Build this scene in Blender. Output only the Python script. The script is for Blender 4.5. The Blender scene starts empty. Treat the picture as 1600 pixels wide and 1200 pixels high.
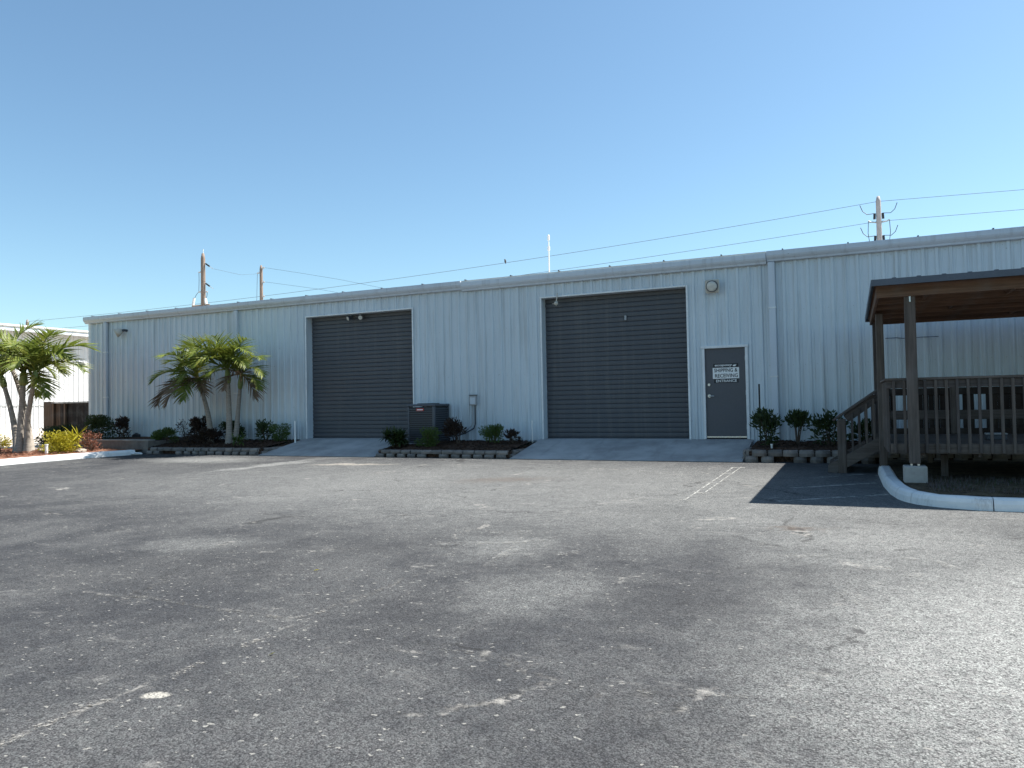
import bpy, math, random
from mathutils import Vector, Matrix, Euler
random.seed(7)
R = math.radians
scene = bpy.context.scene
COL = scene.collection

# ------------------------------------------------------------------ camera
TH, PI_, RO, FPX, D = .4255, .0275, .019, 1171., 18.05
fwd = Vector((-math.sin(TH)*math.cos(PI_), math.cos(TH)*math.cos(PI_), math.sin(PI_)))
r0 = Vector((math.cos(TH), math.sin(TH), 0)); u0 = r0.cross(fwd)
cr = r0*math.cos(RO) - u0*math.sin(RO); cu = r0*math.sin(RO) + u0*math.cos(RO)
cam = bpy.data.cameras.new('camera'); cam.sensor_width = 36; cam.lens = FPX/1600*36
cam.clip_start = .05; cam.clip_end = 3000
co = bpy.data.objects.new('camera', cam); COL.objects.link(co)
m = Matrix((cr, cu, -fwd)).transposed().to_4x4(); m.translation = Vector((0, 0, 1.42)); co.matrix_world = m
scene.camera = co

# ------------------------------------------------------------------ sky, sun, exposure
SUN = Vector((.524, .42, 1)).normalized()
world = bpy.data.worlds.new('World'); scene.world = world; world.use_nodes = True
wn = world.node_tree; bg = wn.nodes['Background']
sky = wn.nodes.new('ShaderNodeTexSky'); sky.sky_type = 'NISHITA'; sky.sun_disc = False
sky.sun_elevation = math.asin(SUN.z); sky.sun_rotation = math.atan2(SUN.x, SUN.y)
sky.altitude = 0; sky.air_density = 1.0; sky.dust_density = .6; sky.ozone_density = 2.0
tint = wn.nodes.new('ShaderNodeMix'); tint.data_type = 'RGBA'; tint.blend_type = 'MULTIPLY'; tint.inputs[0].default_value = 1
tint.inputs[7].default_value = (.91, 1.06, 1.03, 1)
wn.links.new(sky.outputs[0], tint.inputs[6]); wn.links.new(tint.outputs[2], bg.inputs[0]); bg.inputs[1].default_value = .075
sl = bpy.data.lights.new('sun', 'SUN'); sl.energy = 5; sl.angle = R(.53); sl.color = (1, .955, .89)
so = bpy.data.objects.new('sun', sl); COL.objects.link(so); so.rotation_euler = SUN.to_track_quat('Z', 'Y').to_euler()
so.location = (20, 15, 40)
scene.view_settings.view_transform = 'Standard'; scene.view_settings.look = 'None'
scene.view_settings.exposure = 1.23; scene.view_settings.gamma = 1; scene.view_settings.use_curve_mapping = False
scene.render.engine = 'CYCLES'
scene.cycles.max_bounces = 6; scene.cycles.transparent_max_bounces = 12
scene.cycles.use_denoising = True

# ------------------------------------------------------------------ mesh helpers
class MB:
    def __init__(s): s.v = []; s.f = []
    def quad(s, a, b, c, d):
        n = len(s.v); s.v += [tuple(a), tuple(b), tuple(c), tuple(d)]; s.f.append((n, n+1, n+2, n+3)); return s
    def tri(s, a, b, c):
        n = len(s.v); s.v += [tuple(a), tuple(b), tuple(c)]; s.f.append((n, n+1, n+2)); return s
    def poly(s, pts):
        n = len(s.v); s.v += [tuple(p) for p in pts]; s.f.append(tuple(range(n, n+len(pts)))); return s
    def box(s, x0, x1, y0, y1, z0, z1, c=0.0, M=None):
        n = len(s.v)
        if c <= 0:
            P = [(x0,y0,z0),(x1,y0,z0),(x1,y1,z0),(x0,y1,z0),(x0,y0,z1),(x1,y0,z1),(x1,y1,z1),(x0,y1,z1)]
            F = [(0,3,2,1),(4,5,6,7),(0,1,5,4),(1,2,6,5),(2,3,7,6),(3,0,4,7)]
        else:
            c = min(c, (x1-x0)*.3, (y1-y0)*.3, (z1-z0)*.3)
            lo = (x0, y0, z0); hi = (x1, y1, z1); P = []; idx = {}
            for i in (0, 1):
                for j in (0, 1):
                    for k in (0, 1):
                        for ax in range(3):
                            q = []
                            for a, b in enumerate((i, j, k)):
                                w = lo[a] if b == 0 else hi[a]
                                if a != ax: w += c if b == 0 else -c
                                q.append(w)
                            idx[i, j, k, ax] = len(P); P.append(tuple(q))
            F = []
            for ax in range(3):
                o = [a for a in range(3) if a != ax]
                for b in (0, 1):
                    ring = []
                    for e in ((0,0),(1,0),(1,1),(0,1)):
                        t = [0,0,0]; t[ax] = b; t[o[0]] = e[0]; t[o[1]] = e[1]; ring.append(idx[t[0],t[1],t[2],ax])
                    F.append(tuple(ring))
                for e in ((0,0),(1,0),(1,1),(0,1)):
                    t = [0,0,0]; t[o[0]] = e[0]; t[o[1]] = e[1]
                    A = list(t); B = list(t); A[ax] = 0; B[ax] = 1
                    F.append((idx[A[0],A[1],A[2],o[0]], idx[B[0],B[1],B[2],o[0]], idx[B[0],B[1],B[2],o[1]], idx[A[0],A[1],A[2],o[1]]))
            for i in (0,1):
                for j in (0,1):
                    for k in (0,1): F.append((idx[i,j,k,0], idx[i,j,k,1], idx[i,j,k,2]))
        if M is not None: P = [tuple(M @ Vector(p)) for p in P]
        s.v += P; s.f += [tuple(n+i for i in f) for f in F]; return s
    def tube(s, pts, rad, n=8, cap=True):
        pts = [Vector(p) for p in pts]; rad = rad if isinstance(rad, (list, tuple)) else [rad]*len(pts)
        base = len(s.v); px = None
        for i, p in enumerate(pts):
            t = (pts[min(i+1, len(pts)-1)] - pts[max(i-1, 0)]).normalized()
            if px is None: px = t.orthogonal().normalized()
            px = (px - t*px.dot(t)).normalized(); py = t.cross(px)
            for k in range(n):
                a = 2*math.pi*k/n; s.v.append(tuple(p + (px*math.cos(a) + py*math.sin(a))*rad[i]))
        for i in range(len(pts)-1):
            for k in range(n):
                k2 = (k+1) % n; s.f.append((base+i*n+k, base+i*n+k2, base+(i+1)*n+k2, base+(i+1)*n+k))
        if cap:
            s.f.append(tuple(base+k for k in reversed(range(n)))); e = base+(len(pts)-1)*n; s.f.append(tuple(e+k for k in range(n)))
        return s
    def extrude(s, prof, path):            # closed profile (list of (a,b)) swept: path = function(a,b,t) for t list
        return s
    def mesh(s, name, mat=None, smooth=False):
        me = bpy.data.meshes.new(name); me.from_pydata(s.v, [], s.f); me.update()
        import bmesh
        bm = bmesh.new(); bm.from_mesh(me); bmesh.ops.recalc_face_normals(bm, faces=bm.faces); bm.to_mesh(me); bm.free()
        if mat: me.materials.append(mat)
        if smooth:
            for p in me.polygons: p.use_smooth = True
        return me
    def build(s, name, mat, parent=None, smooth=False, loc=(0,0,0), rotz=0):
        return link(name, s.mesh(name, mat, smooth), parent, loc, rotz)
def link(name, me, parent=None, loc=(0,0,0), rotz=0):
    o = bpy.data.objects.new(name, me); COL.objects.link(o); o.location = loc; o.rotation_euler = (0, 0, rotz)
    if parent: o.parent = parent
    return o
def tag(o, label=None, cat=None, group=None, kind=None):
    if label: o['label'] = label
    if cat: o['category'] = cat
    if group: o['group'] = group
    if kind: o['kind'] = kind
    return o
def thing(name, label, cat, loc=(0,0,0), group=None, rotz=0):
    return tag(link(name, None, None, loc, rotz), label, cat, group)
def struct(o, label=None): return tag(o, label, None, None, 'structure')
def cyl(mb, x, y, z0, z1, r, n=12): return mb.tube([(x,y,z0),(x,y,z1)], r, n)
def gz(d): return .018*min(max(d-8, 0), 8.5)

# ------------------------------------------------------------------ materials
class NT:
    def __init__(s, name):
        s.m = bpy.data.materials.new(name); s.m.use_nodes = True; s.t = s.m.node_tree
        s.b = s.t.nodes['Principled BSDF']; s.out = s.t.nodes['Material Output']; s._p = None
    def n(s, typ, **kw):
        o = s.t.nodes.new(typ)
        for k, v in kw.items(): setattr(o, k, v)
        return o
    def l(s, a, b): s.t.links.new(a, b)
    def val(s, sock, v):
        if isinstance(v, (int, float)): sock.default_value = v
        elif isinstance(v, (tuple, list)): sock.default_value = tuple(v) + ((1,) if len(v) == 3 and len(sock.default_value) == 4 else ())
        else: s.l(v, sock)
    def math(s, op, a, b=None, c=None, clamp=False):
        o = s.n('ShaderNodeMath', operation=op); o.use_clamp = clamp; s.val(o.inputs[0], a)
        if b is not None: s.val(o.inputs[1], b)
        if c is not None: s.val(o.inputs[2], c)
        return o.outputs[0]
    def pos(s, kind='world'):
        if kind == 'world': return s.n('ShaderNodeNewGeometry').outputs['Position']
        return s.n('ShaderNodeTexCoord').outputs['Object']
    def scale(s, vec, sc, loc=(0,0,0)):
        o = s.n('ShaderNodeMapping'); s.l(vec, o.inputs[0]); o.inputs['Scale'].default_value = sc; o.inputs['Location'].default_value = loc
        return o.outputs[0]
    def noise(s, vec, sc, det=4, rough=.55, dist=0):
        o = s.n('ShaderNodeTexNoise'); s.l(vec, o.inputs['Vector']); o.inputs['Scale'].default_value = sc
        o.inputs['Detail'].default_value = det; o.inputs['Roughness'].default_value = rough; o.inputs['Distortion'].default_value = dist
        return o.outputs[0]
    def vor(s, vec, sc, out='Distance', feat='F1'):
        o = s.n('ShaderNodeTexVoronoi', feature=feat); s.l(vec, o.inputs['Vector']); o.inputs['Scale'].default_value = sc
        return o.outputs[out]
    def ramp(s, v, a, b, ta=0., tb=1., smooth=True):
        o = s.n('ShaderNodeMapRange', interpolation_type='SMOOTHSTEP' if smooth else 'LINEAR'); s.val(o.inputs['Value'], v)
        for k, x in (('From Min', a), ('From Max', b), ('To Min', ta), ('To Max', tb)): o.inputs[k].default_value = x
        return o.outputs[0]
    def mix(s, f, a, b, blend='MIX'):
        o = s.n('ShaderNodeMix', data_type='RGBA', blend_type=blend); s.val(o.inputs[0], f); s.val(o.inputs[6], a); s.val(o.inputs[7], b)
        return o.outputs[2]
    def bump(s, h, strength, dist, prev=None):
        o = s.n('ShaderNodeBump'); s.l(h, o.inputs['Height']); o.inputs['Strength'].default_value = strength; o.inputs['Distance'].default_value = dist
        if prev: s.l(prev, o.inputs['Normal'])
        s.l(o.outputs[0], s.b.inputs['Normal']); return o.outputs[0]
    def set(s, col=None, rough=None, metal=None, spec=None):
        if col is not None: s.val(s.b.inputs['Base Color'], col)
        if rough is not None: s.val(s.b.inputs['Roughness'], rough)
        if metal is not None: s.val(s.b.inputs['Metallic'], metal)
        if spec is not None: s.val(s.b.inputs['Specular IOR Level'], spec)
        return s.m
def plain(name, col, rough=.6, var=.25, sc=6., metal=0., bump=.0, spec=.4, obj=False, vs=(1,1,1)):
    t = NT(name); p = t.pos('object' if obj else 'world'); p = t.scale(p, vs)
    a = t.noise(p, sc, 5, .6); b = t.noise(p, sc*9, 3, .6)
    f = t.math('ADD', t.math('MULTIPLY', a, .65), t.math('MULTIPLY', b, .35))
    dk = tuple(c*(1-var) for c in col); lt = tuple(min(1, c*(1+var)) for c in col)
    rnd = t.n('ShaderNodeObjectInfo').outputs['Random']
    c = t.mix(t.ramp(f, .3, .7), dk, lt)
    c = t.mix(1., c, t.mix(rnd, (1-var*.35,)*3, (1,)*3), 'MULTIPLY')
    if bump: t.bump(b, bump, .01)
    return t.set(c, t.ramp(a, .2, .8, max(.05, rough-.1), min(1, rough+.1)), metal, spec)

def wall_paint(name, col, dirt):
    t = NT(name); p = t.pos()
    st = t.noise(t.scale(p, (9, 9, .35)), 1.0, 6, .65)
    big = t.noise(t.scale(p, (.5, .5, .8)), 1.0, 5, .6)
    fine = t.noise(p, 38, 3, .6)
    c = t.mix(t.ramp(big, .3, .75), tuple(x*.93 for x in col), col)
    c = t.mix(t.math('MULTIPLY', t.ramp(st, .48, .72), .48), c, dirt)
    c = t.mix(t.math('MULTIPLY', t.ramp(fine, .60, .8), .22), c, dirt)
    spot = t.vor(t.scale(p, (1.6, 1.6, 2.3)), 1.0)
    c = t.mix(t.math('MULTIPLY', t.ramp(spot, .035, .015), .55), c, tuple(x*.35 for x in dirt))
    rnd = t.n('ShaderNodeObjectInfo').outputs['Random']
    c = t.mix(1., c, t.mix(rnd, (.93, .935, .945), (1, 1, 1)), 'MULTIPLY')
    t.bump(t.noise(t.scale(p, (2.2, 2.2, 1.1)), 1.3, 3), .25, .03)
    return t.set(c, t.ramp(big, .2, .8, .38, .58), 0, .35)
M = {}
M['wall'] = wall_paint('painted_metal_wall', (.60, .665, .70), (.33, .34, .33))
M['white_wall'] = wall_paint('white_metal_wall', (.62, .63, .63), (.45, .44, .42))
M['trim'] = plain('white_trim', (.72, .74, .74), .5, .12, 3)
M['gutter'] = wall_paint('gutter_paint', (.58, .63, .68), (.36, .38, .40))
M['roof'] = plain('galvanised_roof', (.62, .62, .60), .45, .15, 2, .3)
M['slat'] = wall_paint('door_slat_grey', (.080, .084, .093), (.125, .125, .125))
M['door_leaf'] = plain('door_leaf_grey', (.085, .087, .097), .5, .08, 2)
M['dark_grey'] = plain('dark_grey_metal', (.055, .062, .075), .45, .15, 4)
M['canopy_metal'] = plain('canopy_roof_metal', (.085, .10, .125), .5, .15, 4)
M['ac_dark'] = plain('condenser_dark', (.022, .025, .03), .6, .2, 4)
M['ac_panel'] = plain('condenser_panel', (.075, .085, .10), .5, .15, 4)
M['black'] = plain('matt_black', (.012, .013, .015), .6, .2, 6)
M['steel'] = plain('brushed_steel', (.55, .54, .52), .3, .1, 20, .9)
M['grey_box'] = plain('grey_enclosure', (.36, .38, .39), .5, .12, 5)
M['cream'] = plain('aged_cream_plastic', (.52, .49, .42), .5, .15, 6)
M['lens'] = plain('frosted_lens', (.58, .56, .50), .25, .1, 12)
M['sign_black'] = plain('sign_black', (.010, .011, .016), .4, .1, 5)
M['sign_white'] = plain('sign_white', (.80, .80, .78), .4, .04, 5)
M['red'] = plain('red_badge', (.45, .04, .04), .4, .1, 5)
M['white_paint'] = plain('white_pvc', (.78, .78, .75), .45, .08, 5)
M['insul'] = plain('dark_insulator', (.03, .028, .03), .3, .1, 5)
M['wire'] = plain('cable_dark', (.06, .06, .065), .5, .1, 2)
M['pole_wood'] = plain('pole_wood', (.24, .185, .15), .8, .25, 5, 0, .3, .2, False, (3, 3, .3))
M['pole_conc'] = plain('pole_concrete', (.42, .38, .37), .8, .12, 3)
M['trunk'] = plain('palm_trunk', (.30, .27, .235), .85, .3, 8, 0, .4, .2, False, (1, 1, 4))
M['shaft'] = plain('crownshaft_green', (.17, .22, .07), .5, .25, 5)
M['stem'] = plain('shrub_stem', (.10, .075, .055), .85, .3, 15)
M['bird'] = plain('bird_feather', (.05, .045, .045), .7, .3, 40)

def wood(name, col, vs, var=.35):
    t = NT(name); p = t.pos('object'); rnd = t.n('ShaderNodeObjectInfo').outputs['Random']
    off = t.n('ShaderNodeVectorMath', operation='ADD'); t.l(p, off.inputs[0])
    cb = t.n('ShaderNodeCombineXYZ'); t.l(t.math('MULTIPLY', rnd, 37.), cb.inputs[0]); t.l(t.math('MULTIPLY', rnd, 11.), cb.inputs[1]); t.l(cb.outputs[0], off.inputs[1])
    q = t.scale(off.outputs[0], vs)
    g = t.noise(q, 1, 6, .65, .4); h = t.noise(p, 2.2, 4)
    c = t.mix(t.ramp(g, .3, .72), tuple(x*(1-var) for x in col), tuple(x*(1+var*.7) for x in col))
    c = t.mix(t.math('MULTIPLY', t.ramp(h, .45, .75), .4), c, (.17, .165, .16))
    c = t.mix(1., c, t.mix(rnd, (.72, .72, .74), (1.1, 1.06, 1.0)), 'MULTIPLY')
    t.bump(g, .35, .006)
    return t.set(c, .8, 0, .2)
BROWN = (.155, .10, .072)
M['wood_x'] = wood('timber_grain_along', BROWN, (1.2, 28, 28))
M['wood_y'] = wood('timber_grain_deep', BROWN, (28, 1.2, 28))
M['wood_z'] = wood('timber_grain_upright', BROWN, (28, 28, 1.2))
WEA = (.122, .103, .092)
M['grey_x'] = wood('weathered_deck_along', WEA, (1.2, 28, 28)); M['grey_y'] = wood('weathered_deck_deep', WEA, (28, 1.2, 28)); M['grey_z'] = wood('weathered_deck_upright', WEA, (28, 28, 1.2))
M['ply'] = wood('roof_sheathing', (.17, .085, .05), (5, 1.2, 5))
M['wood_dark'] = wood('dark_board', (.035, .026, .022), (28, 28, 1.2))  # very dark brown; on the deck's rear rails it paints in shade
M['fence_wood'] = wood('brown_fence_board', (.12, .075, .048), (28, 28, 1.2))

def concrete(name, col, sc=1.):
    t = NT(name); p = t.pos()
    a = t.noise(p, 1.3*sc, 7, .62); b = t.noise(p, 60, 3); s = t.noise(t.scale(p, (3, .6, 1)), 1.5, 5, .6)
    c = t.mix(t.ramp(a, .3, .72), tuple(x*.72 for x in col), tuple(x*1.15 for x in col))
    c = t.mix(t.math('MULTIPLY', t.ramp(s, .55, .75), .45), c, tuple(x*.55 for x in col))
    c = t.mix(t.math('MULTIPLY', t.ramp(b, .6, .75), .3), c, tuple(x*.6 for x in col))
    c = t.mix(1., c, t.mix(t.n('ShaderNodeObjectInfo').outputs['Random'], (.68, .68, .67), (1.05, 1.03, 1.0)), 'MULTIPLY')
    t.bump(b, .35, .004)
    return t.set(c, .85, 0, .25)
M['concrete'] = concrete('ramp_concrete', (.43, .43, .43))
M['block'] = concrete('garden_block', (.24, .22, .205), 2.5)
M['footing'] = concrete('footing_concrete', (.40, .39, .37), 2)
def kerb_mat():
    t = NT('white_kerb_paint'); p = t.pos()
    a = t.noise(p, 5, 6, .65); b = t.noise(p, 70, 2); s = t.noise(t.scale(p, (2, 2, .6)), 2.2, 6, .7)
    c = t.mix(t.ramp(a, .35, .7), (.70, .72, .72), (.80, .80, .78))
    c = t.mix(t.math('MULTIPLY', t.ramp(s, .53, .72), .7), c, (.33, .31, .29))
    c = t.mix(t.math('MULTIPLY', t.ramp(b, .62, .75), .2), c, (.4, .4, .38))
    t.bump(a, .3, .01)
    return t.set(c, .6, 0, .35)
M['kerb'] = kerb_mat()

def soil(name, a, b, sc=1., bump=.8):
    t = NT(name); p = t.pos()
    n1 = t.noise(p, 3*sc, 7, .65); n2 = t.vor(t.scale(p, (1, 1.6, 1)), 34*sc, 'Color'); n3 = t.noise(p, 45*sc, 4, .7)
    sep = t.n('ShaderNodeSeparateColor'); t.l(n2, sep.inputs[0])
    c = t.mix(t.ramp(n1, .3, .7), a, b)
    c = t.mix(1., c, t.mix(sep.outputs[0], (.5, .5, .5), (1.5, 1.42, 1.35)), 'MULTIPLY')
    t.bump(n3, bump, .03)
    return t.set(c, .95, 0, .1)
M['mulch'] = soil('mulch', (.045, .031, .024), (.095, .06, .044))
M['red_mulch'] = soil('red_mulch', (.16, .075, .05), (.30, .17, .12))
M['soil'] = soil('bare_soil', (.07, .055, .04), (.13, .11, .075))
M['gravel'] = soil('pale_gravel', (.42, .38, .33), (.58, .54, .48), .8)
M['ground'] = soil('open_ground', (.10, .11, .05), (.20, .18, .11), .3)
M['rock'] = concrete('pale_rock', (.42, .36, .30), 4)

def leaf(name, cols, sc=3., trans=.3, rough=.5):
    t = NT(name); p = t.pos()
    n = t.noise(p, sc, 3, .6); n2 = t.noise(p, sc*9, 2)
    f = t.math('ADD', t.math('MULTIPLY', n, .5), t.math('MULTIPLY', n2, .5))
    c = t.mix(t.ramp(f, .30, .52), cols[0], cols[1]); c = t.mix(t.ramp(f, .52, .70), c, cols[2])
    t.set(c, rough, 0, .4)
    tr = t.n('ShaderNodeBsdfTranslucent'); t.l(c, tr.inputs[0])
    mx = t.n('ShaderNodeMixShader'); mx.inputs[0].default_value = trans
    t.l(t.b.outputs[0], mx.inputs[1]); t.l(tr.outputs[0], mx.inputs[2]); t.l(mx.outputs[0], t.out.inputs[0])
    return t.m
M['frond'] = leaf('palm_leaflet', ((.065, .10, .014), (.14, .18, .027), (.31, .27, .065)), 2.0, .35, .5)
M['frond_dry'] = leaf('dry_palm_leaflet', ((.12, .085, .055), (.18, .12, .075), (.26, .18, .10)), 2.0, .2, .6)
M['leaf_green'] = leaf('green_leaf', ((.05, .09, .02), (.08, .13, .03), (.13, .17, .045)))
M['leaf_dark'] = leaf('dark_leaf', ((.022, .042, .014), (.04, .065, .02), (.07, .095, .03)))
M['leaf_burg'] = leaf('burgundy_leaf', ((.026, .018, .015), (.046, .030, .022), (.07, .052, .032)))
M['leaf_yellow'] = leaf('golden_leaf', ((.22, .22, .02), (.42, .37, .03), (.52, .46, .07)), 4, .3)
M['leaf_dried'] = leaf('dried_red_leaf', ((.16, .07, .04), (.26, .11, .07), (.34, .20, .13)), 4, .2)
M['leaf_twig'] = leaf('grey_twig_leaf', ((.07, .06, .055), (.11, .09, .085), (.15, .12, .11)), 4, .2)

def asphalt():
    t = NT('weathered_asphalt'); p = t.pos()
    wob = t.n('ShaderNodeTexNoise'); t.l(p, wob.inputs['Vector']); wob.inputs['Scale'].default_value = 1.7; wob.inputs['Detail'].default_value = 6; wob.inputs['Roughness'].default_value = .68
    sub = t.n('ShaderNodeVectorMath', operation='SUBTRACT'); t.l(wob.outputs['Color'], sub.inputs[0]); sub.inputs[1].default_value = (.5, .5, .5)
    mad = t.n('ShaderNodeVectorMath', operation='MULTIPLY_ADD'); t.l(sub.outputs[0], mad.inputs[0]); mad.inputs[1].default_value = (1.3, 1.3, 0); t.l(p, mad.inputs[2])
    q = mad.outputs[0]
    flat = t.n('ShaderNodeVectorMath', operation='MULTIPLY'); t.l(q, flat.inputs[0]); flat.inputs[1].default_value = (1, 1, 0); q = flat.outputs[0]
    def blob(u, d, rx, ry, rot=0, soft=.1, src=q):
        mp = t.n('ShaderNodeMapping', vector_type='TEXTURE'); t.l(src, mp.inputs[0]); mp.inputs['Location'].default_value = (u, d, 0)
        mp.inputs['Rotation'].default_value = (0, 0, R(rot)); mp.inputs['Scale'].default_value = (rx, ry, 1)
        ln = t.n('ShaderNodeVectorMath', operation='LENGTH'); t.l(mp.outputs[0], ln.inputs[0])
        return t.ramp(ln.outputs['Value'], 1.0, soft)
    big = t.noise(t.scale(p, (.55, .3, 1)), 1, 6, .62, .3); mid = t.noise(p, 1.9, 7, .7); fin = t.noise(p, 9, 6, .7)
    dust = t.ramp(t.math('ADD', t.math('MULTIPLY', big, .45), t.math('ADD', t.math('MULTIPLY', mid, .35), t.math('MULTIPLY', fin, .2))), .40, .62)
    lt = None  # pale dusty patches; the broadest also paints in grazing sheen at mid distance
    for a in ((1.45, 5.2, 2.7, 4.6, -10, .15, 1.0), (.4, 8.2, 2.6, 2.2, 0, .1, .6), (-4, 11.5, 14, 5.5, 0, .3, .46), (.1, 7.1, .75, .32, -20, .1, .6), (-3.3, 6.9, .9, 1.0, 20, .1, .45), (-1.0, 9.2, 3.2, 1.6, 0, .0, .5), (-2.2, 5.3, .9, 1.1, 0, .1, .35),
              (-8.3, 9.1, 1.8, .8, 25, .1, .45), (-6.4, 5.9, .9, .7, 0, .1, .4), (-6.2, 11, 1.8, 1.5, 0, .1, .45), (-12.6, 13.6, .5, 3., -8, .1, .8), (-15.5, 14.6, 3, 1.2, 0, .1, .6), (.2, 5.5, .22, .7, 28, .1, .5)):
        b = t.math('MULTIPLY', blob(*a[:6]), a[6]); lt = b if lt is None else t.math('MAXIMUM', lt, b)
    dk = None
    for a in ((-1.2, 5.4, .9, .9, 30, .1, .5), (-5.6, 5.0, 2.2, 1.6, 10, .1, .5), (-3.0, 4.4, 1.3, 1.0, 0, .1, .35), (-4.6, 6.4, 1.2, 1.1, 0, .1, .4), (-.9, 3.3, .9, .8, 0, .1, .3), (-2.2, 9.6, 1.1, .9, 0, .1, .3)):
        b = t.math('MULTIPLY', blob(*a[:6]), a[6]); dk = b if dk is None else t.math('MAXIMUM', dk, b)
    base = t.mix(dust, (.038, .039, .043), (.086, .086, .087))
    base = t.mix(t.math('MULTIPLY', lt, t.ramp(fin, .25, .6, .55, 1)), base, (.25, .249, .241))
    base = t.mix(t.math('MULTIPLY', dk, .8), base, (.040, .040, .042))
    # bound aggregate: stones of two sizes, tar between them
    v = t.n('ShaderNodeTexVoronoi'); t.l(p, v.inputs['Vector']); v.inputs['Scale'].default_value = 115
    v2 = t.n('ShaderNodeTexVoronoi'); t.l(p, v2.inputs['Vector']); v2.inputs['Scale'].default_value = 52
    sc1 = t.n('ShaderNodeSeparateColor'); t.l(v.outputs['Color'], sc1.inputs[0]); sc2 = t.n('ShaderNodeSeparateColor'); t.l(v2.outputs['Color'], sc2.inputs[0])
    base = t.mix(1., base, t.mix(sc1.outputs[0], (.58, .58, .58), (1.42, 1.41, 1.39)), 'MULTIPLY')
    base = t.mix(1., base, t.mix(sc2.outputs[1], (.86, .86, .87), (1.14, 1.19, 1.18)), 'MULTIPLY')
    base = t.mix(t.ramp(v.outputs['Distance'], .5, .8, 0, .7), base, (.014, .014, .015))
    # pale stone flecks, denser on the left
    sx = t.n('ShaderNodeSeparateXYZ'); t.l(p, sx.inputs[0])
    v3 = t.n('ShaderNodeTexVoronoi'); fw_ = t.n('ShaderNodeVectorMath', operation='MULTIPLY_ADD'); t.l(t.n('ShaderNodeTexNoise').outputs['Color'], fw_.inputs[0]); fw_.inputs[1].default_value = (.05, .05, 0); t.l(p, fw_.inputs[2]); fw_.inputs[0].links[0].from_node.inputs['Scale'].default_value = 30; t.l(p, fw_.inputs[0].links[0].from_node.inputs['Vector'])
    t.l(t.scale(fw_.outputs[0], (.8, 1.35, 1)), v3.inputs['Vector']); v3.inputs['Scale'].default_value = 29; v3.inputs['Randomness'].default_value = 1
    sc3 = t.n('ShaderNodeSeparateColor'); t.l(v3.outputs['Color'], sc3.inputs[0])
    dens = t.math('MULTIPLY', t.ramp(sx.outputs[0], -.3, -3.2, .12, .48), t.ramp(mid, .35, .62, .25, 1.3))
    has = t.math('LESS_THAN', sc3.outputs[0], dens)
    sz = t.math('MULTIPLY_ADD', t.math('POWER', sc3.outputs[1], 3.), .28, .22)
    fl = t.math('MULTIPLY', has, t.math('LESS_THAN', t.math('ADD', v3.outputs['Distance'], t.math('MULTIPLY', t.noise(p, 48, 3, .7), .30)), sz))
    base = t.mix(t.math('MULTIPLY', fl, .8), base, (.24, .235, .215))
    # chalky blotches and hairline cracks
    blot = t.noise(t.scale(p, (1.1, 2.0, 1), (3, 1, 0)), 1.5, 8, .72, .5)
    base = t.mix(t.math('MULTIPLY', t.ramp(blot, .58, .74), t.ramp(fin, .35, .62, .1, .6)), base, (.25, .245, .23))
    cw = t.n('ShaderNodeVectorMath', operation='MULTIPLY_ADD'); t.l(sub.outputs[0], cw.inputs[0]); cw.inputs[1].default_value = (.9, .9, 0); t.l(p, cw.inputs[2])
    ce = t.vor(cw.outputs[0], .42, 'Distance', 'DISTANCE_TO_EDGE')
    cm = t.math('MULTIPLY', t.ramp(ce, .009, .003), t.ramp(t.noise(p, .8, 4, .7), .48, .6))
    base = t.mix(t.math('MULTIPLY', cm, .65), base, (.02, .02, .02))
    ch = t.math('MULTIPLY', t.ramp(ce, .022, .006), t.math('MULTIPLY', t.ramp(t.noise(p, 1.1, 4, .7), .52, .66), t.ramp(fin, .45, .6)))
    base = t.mix(ch, base, (.26, .25, .23))
    # rusty and pale stains
    for a, col, k in (((-5.7, 12.2, 1.3, .7, 20, .1), (.085, .066, .054), .6), ((-.6, 8.8, .5, .22, 10, .1), (.09, .066, .05), .6), ((-10.5, 14.2, 1.25, .30, 12, .35), (.27, .25, .215), .9), ((-10.9, 14.35, .5, .3, 10, .1), (.32, .30, .26), .6)):
        base = t.mix(t.math('MULTIPLY', blob(*a), t.math('MULTIPLY', t.ramp(fin, .25, .6), k)), base, col)
    q2 = t.n('ShaderNodeVectorMath', operation='MULTIPLY_ADD'); t.l(sub.outputs[0], q2.inputs[0]); q2.inputs[1].default_value = (.16, .16, 0); t.l(p, q2.inputs[2])
    f2 = t.n('ShaderNodeVectorMath', operation='MULTIPLY'); t.l(q2.outputs[0], f2.inputs[0]); f2.inputs[1].default_value = (1, 1, 0)
    base = t.mix(t.math('MULTIPLY', blob(-3.22, 2.715, .078, .052, 20, .55, f2.outputs[0]), t.ramp(t.noise(p, 60, 3), .3, .55)), base, (.33, .315, .28))
    base = t.mix(t.math('MULTIPLY', blob(-.01, 5.04, .05, .075, 20, .4, f2.outputs[0]), .8), base, (.04, .04, .04))
    # paving joints: worn pale edges along the seams
    sq = t.n('ShaderNodeSeparateXYZ'); t.l(q2.outputs[0], sq.inputs[0])
    def seam(comp, at, w, lo, hi, other):
        dd = t.math('ABSOLUTE', t.math('SUBTRACT', comp, at))
        k = t.ramp(t.math('ADD', dd, t.math('MULTIPLY', t.math('SUBTRACT', fin, .5), .12)), w, w*.2)
        k = t.math('MULTIPLY', k, t.math('MULTIPLY', t.math('GREATER_THAN', other, lo), t.math('LESS_THAN', other, hi)))
        return t.math('MULTIPLY', k, t.ramp(t.noise(p, 2.6, 5, .75), .50, .68))
    X, Y = sq.outputs[0], sq.outputs[1]
    sm = t.math('MAXIMUM', seam(X, -3.385, .03, -9, 5.4, Y), seam(Y, 4.05, .03, -5.6, -3.35, X))
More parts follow.
